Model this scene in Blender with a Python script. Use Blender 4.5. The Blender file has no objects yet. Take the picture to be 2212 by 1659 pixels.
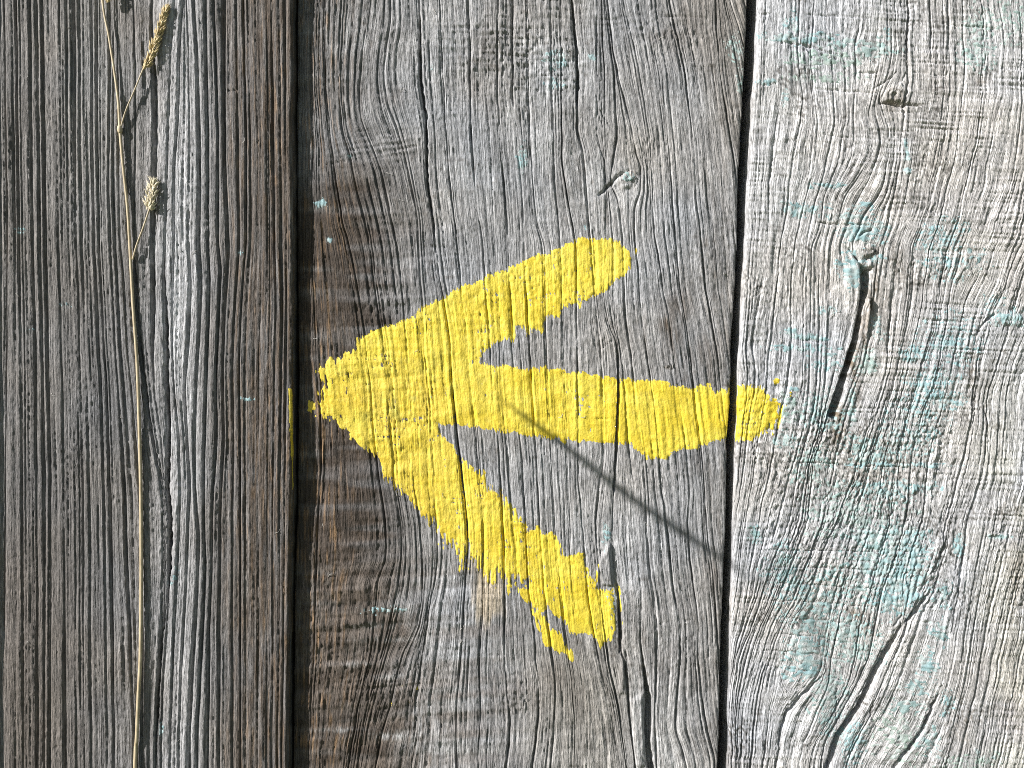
import bpy, math, random
import numpy as np

# ------------------------------------------------------------------ camera, sky, sun
K = 0.000184            # metres per unit of the survey grid (2500 units = 46 cm of fence)
Z0 = 1.20               # height of the picture centre above the ground
DPX = 2180.0            # camera distance in the same units
scene = bpy.context.scene
cam = bpy.data.objects.new('camera', bpy.data.cameras.new('camera'))
scene.collection.objects.link(cam)
scene.camera = cam
cam.location = (0, -DPX * K, Z0)
cam.rotation_euler = (math.radians(90), 0, 0)
cam.data.sensor_width = 36
cam.data.lens = 36 * DPX / 2500
cam.data.clip_start = 0.01
cam.data.clip_end = 500

SUN = np.array([-0.76, -0.43, 0.46]); SUN /= np.linalg.norm(SUN)
world = bpy.data.worlds.new("World"); scene.world = world
world.use_nodes = True
wn = world.node_tree.nodes; wl = world.node_tree.links
for n in list(wn): wn.remove(n)
sky = wn.new('ShaderNodeTexSky'); sky.sky_type = 'NISHITA'; sky.sun_disc = False
sky.sun_elevation = math.asin(SUN[2])
sky.sun_rotation = math.atan2(SUN[0], SUN[1])
bg = wn.new('ShaderNodeBackground'); bg.inputs['Strength'].default_value = 0.05
wo = wn.new('ShaderNodeOutputWorld')
wl.new(sky.outputs[0], bg.inputs[0]); wl.new(bg.outputs[0], wo.inputs[0])
sl = bpy.data.lights.new('sun', 'SUN'); sl.energy = 4.6; sl.angle = math.radians(0.53); sl.color = (1.0, 0.98, 0.95)
so = bpy.data.objects.new('sun', sl); scene.collection.objects.link(so)
from mathutils import Vector
so.rotation_euler = Vector(SUN).to_track_quat('Z', 'Y').to_euler()
scene.view_settings.view_transform = 'Standard'
scene.view_settings.look = 'None'
scene.view_settings.gamma = 1
scene.view_settings.use_curve_mapping = False
scene.view_settings.exposure = 0.78
scene.cycles.use_denoising = False
scene.cycles.max_bounces = 6
scene.cycles.filter_width = 1.0

# ------------------------------------------------------------------ helpers
rs = np.random.RandomState(7)
TAB = rs.rand(256, 256).astype(np.float32) * 2 - 1
def noise(a, b, seed=0):
    a = np.asarray(a, np.float32) + seed * 17.37; b = np.asarray(b, np.float32) + seed * 5.91
    ia = np.floor(a); ib = np.floor(b)
    fa = a - ia; fb = b - ib
    fa = fa * fa * (3 - 2 * fa); fb = fb * fb * (3 - 2 * fb)
    ia = ia.astype(np.int32); ib = ib.astype(np.int32)
    i0 = ia & 255; i1 = (ia + 1) & 255; j0 = ib & 255; j1 = (ib + 1) & 255
    n0 = TAB[i0, j0] * (1 - fa) + TAB[i1, j0] * fa
    n1 = TAB[i0, j1] * (1 - fa) + TAB[i1, j1] * fa
    return n0 * (1 - fb) + n1 * fb
def fbm(a, b, o=3, seed=0):
    r = 0; k = 1.0; t = 0
    for i in range(o):
        r = r + noise(a * 2 ** i, b * 2 ** i, seed + i * 3) * k; t += k; k *= 0.55
    return r / t
def smooth(x, a, b):
    t = np.clip((x - a) / (b - a), 0, 1); return t * t * (3 - 2 * t)
def mixc(c, col, m):
    return c * (1 - m[..., None]) + np.array(col, np.float32) * m[..., None]
def seg_dist(X, Y, pts):
    best = np.full(X.shape, 1e9, np.float32); par = np.zeros(X.shape, np.float32)
    P = np.array(pts, float); L = np.r_[0, np.cumsum(np.hypot(*(P[1:] - P[:-1]).T))]
    for k in range(len(P) - 1):
        x0, y0 = P[k]; dx, dy = P[k + 1] - P[k]; q = dx * dx + dy * dy + 1e-9
        t = np.clip(((X - x0) * dx + (Y - y0) * dy) / q, 0, 1)
        d = np.hypot(X - x0 - t * dx, Y - y0 - t * dy)
        m = d < best; best = np.where(m, d, best)
        par = np.where(m, (L[k] + t * (L[k + 1] - L[k])) / L[-1], par)
    return best, par
def poly_sd(X, Y, pts):           # > 0 inside
    inside = np.zeros(X.shape, bool); best = np.full(X.shape, 1e9, np.float32)
    n = len(pts)
    for k in range(n):
        x0, y0 = pts[k]; x1, y1 = pts[(k + 1) % n]; dx, dy = x1 - x0, y1 - y0
        t = np.clip(((X - x0) * dx + (Y - y0) * dy) / (dx * dx + dy * dy + 1e-9), 0, 1)
        best = np.minimum(best, np.hypot(X - x0 - t * dx, Y - y0 - t * dy))
        if y0 != y1:
            c = ((y0 > Y) != (y1 > Y)) & (X < dx * (Y - y0) / dy + x0)
            inside ^= c
    return np.where(inside, best, -best)
ZS = 2.765
def tr(ox, oy, *pts): return [(ox + a / ZS, oy + b / ZS) for a, b in pts]
def A(*p): return tr(700, 0, *p)
def B(*p): return tr(700, 600, *p)
def C(*p): return tr(700, 1275, *p)
def D(*p): return tr(1300, 0, *p)
def E(*p): return tr(1300, 600, *p)
def F(*p): return tr(1200, 1275, *p)
def P(*p): return tr(0, 0, *p)
def Q(*p): return tr(0, 600, *p)
def R(*p): return tr(0, 1200, *p)
def S(*p): return tr(1700, 0, *p)
def T(*p): return tr(1700, 600, *p)
def U(*p): return tr(1700, 1275, *p)

def link(o, parent=None):
    scene.collection.objects.link(o)
    if parent is not None: o.parent = parent
    return o
def empty(name, loc, label, cat, group=None):
    o = link(bpy.data.objects.new(name, None)); o.location = loc
    o['label'] = label; o['category'] = cat
    if group: o['group'] = group
    return o
def mesh_np(name, co, quads, mat, attrs=None):
    me = bpy.data.meshes.new(name)
    nv, nf = len(co), len(quads)
    me.vertices.add(nv); me.vertices.foreach_set('co', np.ascontiguousarray(co, np.float32).ravel())
    me.loops.add(nf * 4); me.loops.foreach_set('vertex_index', np.ascontiguousarray(quads, np.int32).ravel())
    me.polygons.add(nf)
    me.polygons.foreach_set('loop_start', np.arange(0, nf * 4, 4, dtype=np.int32))
    try: me.polygons.foreach_set('loop_total', np.full(nf, 4, np.int32))
    except Exception: pass
    me.polygons.foreach_set('use_smooth', np.ones(nf, bool))
    for k, v in (attrs or {}).items():
        if v.shape[1] == 3:
            a = me.attributes.new(k, 'FLOAT_VECTOR', 'POINT'); a.data.foreach_set('vector', np.ascontiguousarray(v, np.float32).ravel())
        else:
            a = me.attributes.new(k, 'FLOAT_COLOR', 'POINT'); a.data.foreach_set('color', np.ascontiguousarray(v, np.float32).ravel())
    me.update(calc_edges=True)
    me.materials.append(mat)
    return bpy.data.objects.new(name, me)

# ------------------------------------------------------------------ materials
def new_mat(name):
    m = bpy.data.materials.new(name); m.use_nodes = True
    return m, m.node_tree.nodes, m.node_tree.links, m.node_tree.nodes['Principled BSDF']
def nnoise(N, L, vec, scale, detail, rough=0.6):
    n = N.new('ShaderNodeTexNoise'); n.inputs['Scale'].default_value = 1.0
    n.inputs['Detail'].default_value = detail; n.inputs['Roughness'].default_value = rough
    mp = N.new('ShaderNodeMapping'); mp.inputs['Scale'].default_value = scale
    L.new(vec, mp.inputs['Vector']); L.new(mp.outputs[0], n.inputs['Vector'])
    return n.outputs['Fac']
def rng(N, L, v, a, b, lo=0.0, hi=1.0):
    r = N.new('ShaderNodeMapRange'); r.inputs[1].default_value = a; r.inputs[2].default_value = b
    r.inputs[3].default_value = lo; r.inputs[4].default_value = hi
    L.new(v, r.inputs[0]); return r.outputs[0]
def mth(N, L, op, a, b):
    r = N.new('ShaderNodeMath'); r.operation = op
    for i, v in enumerate((a, b)):
        if isinstance(v, (int, float)): r.inputs[i].default_value = v
        else: L.new(v, r.inputs[i])
    return r.outputs[0]
def vscale(N, L, col, f):
    r = N.new('ShaderNodeVectorMath'); r.operation = 'SCALE'
    L.new(col, r.inputs[0]); L.new(f, r.inputs['Scale']); return r.outputs[0]

def wood_material():
    m, N, L, bs = new_mat('weathered_wood')
    g = N.new('ShaderNodeAttribute'); g.attribute_name = 'grain'; gv = g.outputs['Vector']
    t = N.new('ShaderNodeAttribute'); t.attribute_name = 'tint'; tv = t.outputs['Color']
    fib = nnoise(N, L, gv, (0.36, 0.013, 1), 2, 0.7)       # fibres along the grain
    mid = nnoise(N, L, gv, (0.12, 0.012, 1), 3)
    spk = nnoise(N, L, gv, (0.32, 0.055, 1), 3, 0.7)        # broken flecks
    f = mth(N, L, 'MULTIPLY', rng(N, L, fib, 0.32, 0.68, 0.52, 1.40), rng(N, L, mid, 0.3, 0.7, 0.86, 1.13))
    f = mth(N, L, 'MULTIPLY', f, rng(N, L, spk, 0.32, 0.68, 0.66, 1.30))
    L.new(vscale(N, L, tv, f), bs.inputs['Base Color'])
    bs.inputs['Roughness'].default_value = 0.72
    bs.inputs['Specular IOR Level'].default_value = 0.30
    b1 = N.new('ShaderNodeBump'); b1.inputs['Distance'].default_value = K * 5.0; b1.inputs['Strength'].default_value = 1.0
    hsum = mth(N, L, 'ADD', mth(N, L, 'MULTIPLY', fib, 1.0), mth(N, L, 'MULTIPLY', spk, 0.9))
    L.new(hsum, b1.inputs['Height']); L.new(b1.outputs[0], bs.inputs['Normal'])
    return m
def paint_material(name, rough):
    m, N, L, bs = new_mat(name)
    g = N.new('ShaderNodeAttribute'); g.attribute_name = 'grain'; gv = g.outputs['Vector']
    t = N.new('ShaderNodeAttribute'); t.attribute_name = 'tint'; tv = t.outputs['Color']
    fib = nnoise(N, L, gv, (0.30, 0.040, 1), 3, 0.7)
    spk = nnoise(N, L, gv, (0.20, 0.16, 1), 4, 0.7)
    f = mth(N, L, 'MULTIPLY', rng(N, L, fib, 0.3, 0.7, 0.92, 1.08), rng(N, L, spk, 0.3, 0.7, 0.90, 1.08))
    L.new(vscale(N, L, tv, f), bs.inputs['Base Color'])
    bs.inputs['Roughness'].default_value = rough
    bs.inputs['Specular IOR Level'].default_value = 0.35
    b1 = N.new('ShaderNodeBump'); b1.inputs['Distance'].default_value = K * 1.8
    hsum = mth(N, L, 'ADD', mth(N, L, 'MULTIPLY', fib, 0.8), spk)
    L.new(hsum, b1.inputs['Height']); L.new(b1.outputs[0], bs.inputs['Normal'])
    return m
WOOD = wood_material()
YELLOW = paint_material('yellow_paint', 0.55)
TEAL = paint_material('faded_blue_paint', 0.7)

# ------------------------------------------------------------------ traced shapes
ARROW = (B((200, 830), (330, 750), (470, 700), (500, 610), (620, 560), (720, 530), (850, 480), (930, 400), (1050, 350),
           (1130, 300), (1250, 250), (1380, 190), (1500, 150), (1620, 90), (1750, 45), (1850, 10), (1960, -40), (2050, -55),
           (2100, -45))
         + E((540, -50), (590, -20), (620, 0), (650, 50), (668, 100), (660, 160), (600, 210), (520, 270), (420, 345), (330, 370), (320, 430),
             (300, 400), (210, 410), (200, 470), (100, 490), (60, 570))
         + B((1690, 560), (1640, 600), (1560, 560), (1530, 630), (1420, 660), (1360, 700), (1310, 760), (1260, 790),
             (1420, 800), (1650, 840), (1700, 810), (1850, 830), (1880, 860), (2000, 850))
         + E((380, 865), (570, 890), (700, 900), (870, 915), (1000, 940), (1080, 955), (1170, 940), (1240, 990), (1340, 950),
             (1395, 935), (1480, 935), (1560, 960), (1620, 990), (1680, 1060), (1690, 1160), (1620, 1235), (1560, 1270), (1480, 1310), (1385, 1320),
             (1315, 1300), (1240, 1310), (1180, 1340), (1080, 1370), (940, 1395), (900, 1430), (840, 1445), (780, 1430), (740, 1390),
             (690, 1370), (660, 1345), (580, 1335), (430, 1330), (250, 1310), (235, 1355), (180, 1320))
         + B((1790, 1300), (1670, 1290), (1550, 1260), (1420, 1255), (1270, 1220), (1160, 1215), (1030, 1215), (1035, 1265), (1100, 1330),
             (1150, 1400), (1200, 1460), (1290, 1520), (1340, 1580), (1400, 1640), (1430, 1659))
         + C((1560, -60), (1600, 0), (1640, 30), (1700, 20), (1740, 80), (1800, 50), (1850, 160), (1880, 235))
         + F((500, 240), (620, 195), (640, 240), (650, 330), (700, 400), (720, 440), (800, 450), (830, 430), (830, 560), (838, 700),
             (825, 800), (760, 810), (735, 850), (690, 790), (640, 740), (560, 760), (520, 720), (480, 660), (420, 630), (370, 600), (300, 590),
             (265, 560))
         + C((1630, 470), (1620, 420), (1560, 400), (1490, 460), (1450, 400), (1340, 350), (1270, 270), (1230, 170), (1200, 300), (1170, 250), (1110, 150), (1030, 90),
             (1010, 30), (950, 0))
         + B((780, 1659), (740, 1640), (660, 1560), (640, 1480), (600, 1400), (500, 1350), (430, 1290), (400, 1230), (340, 1200),
             (300, 1150), (235, 1120), (230, 1000), (270, 930), (240, 880)))
YEL_EXTRA = [  # polygon, raggedness
    (C((1640, 560), (1700, 600), (1760, 640), (1800, 720), (1740, 780), (1690, 720)), 9.0),
    (C((1690, 700), (1760, 690), (1850, 760), (1900, 830), (1950, 900), (1925, 960), (1880, 900), (1800, 870), (1740, 840)), 5.0),
    (C((1560, 440), (1640, 450), (1660, 560), (1590, 520)), 4.0),
    (E((1610, 915), (1640, 895), (1675, 905), (1670, 925), (1625, 940)), 2.0),
    (F((848, 400), (862, 400), (880, 520), (885, 650), (878, 760), (868, 640)), 1.0),
    (F((710, 280), (728, 282), (724, 350), (715, 400), (700, 420)), 1.0),
    (E((1725, 980), (1745, 960), (1750, 1010), (1735, 1020)), 2.0),
    (E((1640, 1080), (1690, 1060), (1710, 1140), (1680, 1220), (1650, 1200)), 4.0),
    (B((130, 1060), (215, 1040), (225, 1110), (140, 1130)), 6.0),
    ([(940, 1000), (960, 1000), (958, 1010), (942, 1010)], 2.0),
    ([(982, 1672), (984, 1672), (985, 1680), (981, 1680)], .3), ([(999, 1708), (1003, 1706), (1002, 1716), (998, 1714)], .3),
    ([(1008, 1700), (1011, 1700), (1011, 1705), (1008, 1704)], .3), ([(1016, 1676), (1020, 1676), (1020, 1684), (1016, 1684)], .3),
    ([(955, 1714), (959, 1714), (959, 1724), (956, 1723)], .3), ([(915, 1770), (918, 1770), (918, 1776), (915, 1776)], .3),
    (E((690, 20), (705, 10), (700, 60), (688, 75)), 1.0),
]
YEL_LEFT = [([(701, 945), (714, 950), (722, 1100), (722, 1190), (713, 1200), (708, 1100)], 1.0)]

# ellipses of old blue-green paint: x, y, rx, ry, strength, greenness
TEAL_R = [(1975, 92, 75, 10, 1.1, 0), (1930, 98, 45, 6, 1.3, 0), (2060, 104, 60, 12, .9, .2), (2125, 122, 60, 22, .9, .4), (1935, 60, 16, 38, .8, 0), (1862, 88, 14, 10, .7, 0),
    (2020, 140, 85, 20, .75, .7), (1877, 200, 24, 6, 1.5, 0), (1917, 237, 11, 20, .8, 0), (2020, 190, 90, 13, .5, .8), (2000, 152, 70, 7, .9, .7),
    (2390, 55, 45, 45, .6, .6), (2385, 122, 40, 45, .7, .5), (2470, 40, 60, 60, .55, .6), (2170, 100, 10, 40, .6, 0),
    (1955, 512, 52, 16, .9, 0), (2010, 452, 38, 8, .8, 0), (2105, 565, 48, 26, 1.1, 0), (2110, 503, 34, 12, .8, 0), (2070, 530, 60, 8, .7, .2),
    (2300, 575, 55, 45, .65, 0), (2330, 640, 70, 40, .6, 0), (2212, 360, 4, 16, 1.7, 0), (2218, 415, 7, 8, 1.7, 0), (2215, 385, 5, 6, 1.3, 0),
    (2085, 655, 32, 45, 1.0, 0), (1935, 812, 20, 8, 1.6, 0), (1985, 826, 40, 5, 1.5, 0), (1958, 822, 30, 5, 1.3, 0), (2015, 755, 28, 9, .8, 0), (1960, 850, 75, 8, .75, 0),
    (2010, 868, 40, 5, .8, 0), (2012, 890, 40, 14, .7, 0), (2115, 888, 22, 32, 1.1, .6), (2150, 800, 13, 26, .9, .1), (2140, 630, 20, 10, .9, .1), (2467, 773, 32, 14, 1.5, .1), (2430, 745, 30, 20, .5, 0),
    (2008, 1000, 42, 45, .9, .3), (1925, 1000, 30, 34, .9, .6), (1920, 1078, 34, 18, .9, .3), (1940, 950, 12, 5, 1.2, 0), (2235, 868, 40, 22, .85, 0),
    (2320, 830, 70, 60, .6, 0), (2270, 950, 60, 90, .7, 0), (2080, 1000, 9, 50, 1.0, .3), (2130, 1110, 70, 45, .7, .3), (2190, 1136, 130, 5, 1.1, 0),
    (2336, 975, 26, 16, .9, 0), (2240, 1020, 60, 60, .6, .1), (2200, 1080, 70, 50, .6, .2), (1990, 1130, 60, 60, .55, .5), (2230, 1190, 50, 14, .95, 0), (2150, 1200, 90, 30, .7, .2),
    (2090, 1250, 110, 60, .7, .5), (2150, 1318, 75, 42, 1.05, .2), (2228, 1370, 42, 58, 1.15, 0), (2190, 1430, 55, 58, 1.1, 0), (2135, 1385, 75, 60, .85, .2), (2235, 1310, 30, 24, 1.0, 0),
    (1917, 1390, 48, 60, .7, .1), (1955, 1445, 55, 45, .75, .1), (1985, 1490, 65, 65, .85, .2), (2060, 1545, 70, 60, .8, .3), (2060, 1440, 80, 70, .6, .3),
    (1975, 1592, 50, 48, 1.05, .1), (1960, 1632, 42, 26, .9, 0), (2025, 1690, 42, 60, .85, .4), (2022, 1745, 24, 50, .8, .2), (2090, 1590, 60, 35, .7, .4),
    (1840, 1300, 16, 22, 1.0, .1), (2343, 1333, 10, 22, 1.3, 0), (2293, 1545, 22, 32, .7, 0), (2300, 1450, 20, 30, .6, 0), (2265, 1625, 22, 34, .75, 0), (2240, 1675, 42, 20, .85, .1),
    (2205, 1725, 40, 20, .8, .3), (2080, 1810, 34, 45, .9, 0), (2200, 1800, 65, 55, .65, .9), (2268, 1812, 25, 34, .9, .3), (2383, 1835, 7, 7, 1.5, 0), (2426, 1850, 6, 6, 1.3, 0),
    (2165, 1470, 50, 26, 1.0, 0), (2380, 1860, 80, 20, .6, .8), (2310, 1720, 14, 30, .7, 0), (2440, 1310, 26, 7, .8, .1)]
TEAL_M = [(783, 503, 12, 8, 1.7, 0), (790, 497, 5, 9, 1.5, 0), (805, 590, 6, 6, 1.5, 0), (1275, 385, 11, 30, 1.0, 0), (1370, 150, 34, 22, .6, .1), (1350, 205, 24, 12, .7, 0),
    (1441, 137, 10, 8, 1.0, 0), (1795, 118, 15, 34, .9, .5), (1808, 200, 10, 28, .7, .6), (1532, 432, 14, 11, 1.0, .4), (855, 383, 6, 6, 1.1, 0),
    (1492, 1460, 10, 22, 1.0, .1), (1430, 555, 12, 6, .8, 0), (1480, 1310, 8, 30, .8, 0), (1052, 168, 10, 8, .6, 0), (938, 1490, 60, 14, .35, 0)]
TEAL_L = [(582, 615, 8, 8, 1.3, 0), (601, 975, 14, 4, 1.5, 0), (423, 1405, 12, 22, .6, 0), (395, 1785, 8, 16, .8, 0), (60, 805, 20, 6, .6, 0), (45, 560, 14, 8, .7, 0), (155, 745, 16, 6, .5, 0)]
# pale patches and thin level streaks on the middle plank
PALE_M = [(980, 1795, 75, 10, .9), (1130, 1833, 80, 8, .9), (830, 1777, 60, 5, .7), (930, 1525, 60, 9, .5), (970, 1560, 90, 6, .5), (870, 1620, 50, 6, .5),
    (960, 1650, 50, 5, .6), (985, 1450, 55, 12, .35), (840, 1890, 80, 12, .4), (1245, 270, 12, 26, .9), (1100, 60, 90, 70, .3), (860, 90, 60, 60, .45), (1110, 430, 50, 80, .3),
    (1555, 1780, 22, 80, .7), (1250, 130, 150, 90, .22), (1630, 1830, 70, 60, .45), (1615, 1560, 16, 20, .6), (1210, 1600, 120, 90, .25), (960, 690, 70, 60, .3)]
# brown stains
BROWN_M = [(1640, 790, 26, 75, 1.0), (1668, 740, 20, 70, .7), (1640, 880, 60, 50, .4), (1742, 1405, 18, 45, .6), (1725, 870, 16, 45, .5), (1575, 830, 8, 60, .5), (1180, 110, 30, 60, .4), (1170, 230, 20, 50, .4), (1350, 1650, 60, 60, .45), (1260, 1700, 80, 60, .45),
    (1690, 40, 40, 60, .45), (1640, 90, 60, 16, .55), (1390, 1550, 30, 50, .5), (1000, 560, 40, 25, .3), (830, 560, 60, 40, .55), (840, 420, 50, 50, .35), (1640, 1640, 60, 50, .3), (960, 240, 30, 30, .5), (1740, 1290, 20, 80, .3)]
BROWN_R = [(2122, 760, 10, 60, 1.0), (2090, 880, 12, 60, .9), (2048, 1010, 16, 30, .9), (2140, 700, 10, 40, .8), (2095, 950, 14, 50, .6), (2095, 1502, 22, 16, 1.0), (2105, 1535, 30, 24, .5), (2112, 815, 16, 70, .7), (2038, 1055, 20, 34, .9), (2160, 760, 20, 60, .3), (1752, 1855, 60, 40, .45), (2490, 1400, 30, 90, .6),
    (2395, 195, 12, 8, .9), (2190, 640, 20, 60, .3), (2335, 1780, 60, 100, .35), (2480, 1650, 60, 160, .3), (2170, 260, 30, 16, .4), (2370, 905, 12, 45, .6), (2120, 1100, 90, 60, .3), (2270, 150, 40, 60, .25)]
BROWN_L = [(520, 850, 30, 60, .5), (510, 1260, 40, 60, .45), (430, 990, 24, 40, .6), (440, 1095, 30, 50, .35), (500, 940, 40, 120, .25), (330, 60, 50, 60, .4), (480, 520, 18, 18, .5)]

# guides: lines of the grain, from left to right, each with (groove half width, depth)
def G(pts, w=1.3, d=4.0, rngs=None): return dict(p=sorted(pts, key=lambda q: q[1]), w=w, d=d, r=rngs)
GL = [
 G([(-60, 0), (-58, 1875)]),
 G(P((15, 0), (35, 800), (45, 1659)) + R((25, 0), (10, 1659)), 3, 6),
 G(P((100, 0), (110, 800), (120, 1659)) + Q((135, 800),) + R((140, 0), (150, 1659)), 3, 6),
 G(P((275, 0), (290, 800), (300, 1659)) + Q((320, 800),) + R((335, 0), (330, 1659)), 3, 6),
 G(P((490, 0), (500, 800), (510, 1659)) + Q((540, 800),) + R((555, 0), (560, 1000), (570, 1659)), 3, 6),
 G(P((650, 0), (655, 500), (660, 1000), (668, 1659)) + Q((690, 400), (720, 900), (740, 1600)) + R((745, 0), (755, 500), (770, 1659)), 2.5, 6),
 G(P((730, 0), (740, 500), (730, 1200), (745, 1659)) + Q((770, 500), (800, 1000), (830, 1500)) + R((840, 0), (850, 400), (870, 800), (890, 1300), (905, 1659)), 2.5, 6),
 G(P((790, 0), (800, 800), (808, 1620)) + Q((830, 200), (860, 650), (900, 1100), (930, 1500)) + R((950, 0), (960, 600), (962, 1200), (955, 1659)), 2, 4),
 G(P((900, 0), (915, 500), (905, 1600)) + Q((920, 400), (960, 750), (1000, 1100), (1030, 1300), (1070, 1500), (1090, 1640)) + R((1100, 100), (1098, 600), (1080, 1000), (1060, 1300), (1045, 1659)), 2, 5),
 G(P((1030, 0), (1020, 180), (1035, 500), (1045, 900), (1040, 1300), (1032, 1659)) + Q((1036, 400), (1034, 750), (1050, 1000), (1090, 1300), (1112, 1600)) + R((1125, 200), (1120, 800), (1085, 1200), (1065, 1659)), 4.0, 11, (60, 900)),
 G(P((1180, 0), (1150, 400), (1135, 1000), (1118, 1640)) + Q((1110, 200), (1125, 500), (1130, 900), (1140, 1300), (1132, 1640)) + R((1152, 200), (1148, 500), (1138, 690), (1125, 1000), (1100, 1300), (1085, 1659)), 2.6, 16, (660, 1450)),
 G(P((1240, 0), (1215, 300), (1205, 800), (1180, 1100), (1178, 1640)) + Q((1170, 300), (1165, 700), (1180, 1000), (1210, 1300), (1220, 1640)) + R((1210, 300), (1190, 700), (1165, 1200), (1150, 1659)), 2, 5),
 G(P((1262, 0), (1275, 300), (1285, 1000), (1278, 1640)) + Q((1290, 250), (1275, 600), (1250, 950), (1260, 1200), (1285, 1640)) + R((1275, 200), (1265, 500), (1245, 900), (1225, 1200), (1210, 1659)), 3, 7),
 G(P((1312, 0), (1330, 300), (1345, 800), (1350, 1300), (1345, 1659)) + Q((1360, 200), (1352, 500), (1332, 900), (1315, 1300), (1320, 1640)) + R((1350, 300), (1330, 800), (1300, 1200), (1280, 1659)), 3, 8),
 G(P((1385, 0), (1390, 400), (1400, 800), (1405, 1659)) + Q((1415, 200), (1402, 600), (1387, 1100), (1378, 1400)) + R((1375, 0), (1385, 500), (1370, 900), (1350, 1200), (1330, 1659)), 3, 8),
 G(P((1440, 0), (1455, 500), (1470, 900), (1470, 1659)) + Q((1490, 150), (1470, 500), (1455, 900), (1460, 1300)) + R((1440, 0), (1430, 500), (1412, 900), (1400, 1659)), 3, 8),
 G(P((1510, 0), (1510, 600), (1515, 1100), (1538, 1640)) + Q((1535, 150), (1512, 500), (1500, 900), (1510, 1300)) + R((1490, 0), (1480, 800), (1478, 1659)), 3, 8),
 G(P((1640, 0), (1660, 900), (1662, 1600)) + Q((1640, 200), (1620, 500), (1610, 900)) + R((1620, 0), (1620, 1659)), 3, 9),
 G(P((1830, 0), (1840, 900), (1850, 1659)) + Q((1860, 400), (1850, 900)) + R((1840, 0), (1840, 1000), (1830, 1659)), 3, 9),
 G([(712, -100), (713, 600), (710, 1200), (700, 1875)], 2, 3),
 G([(800, -100), (800, 1875)]),
]
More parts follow.
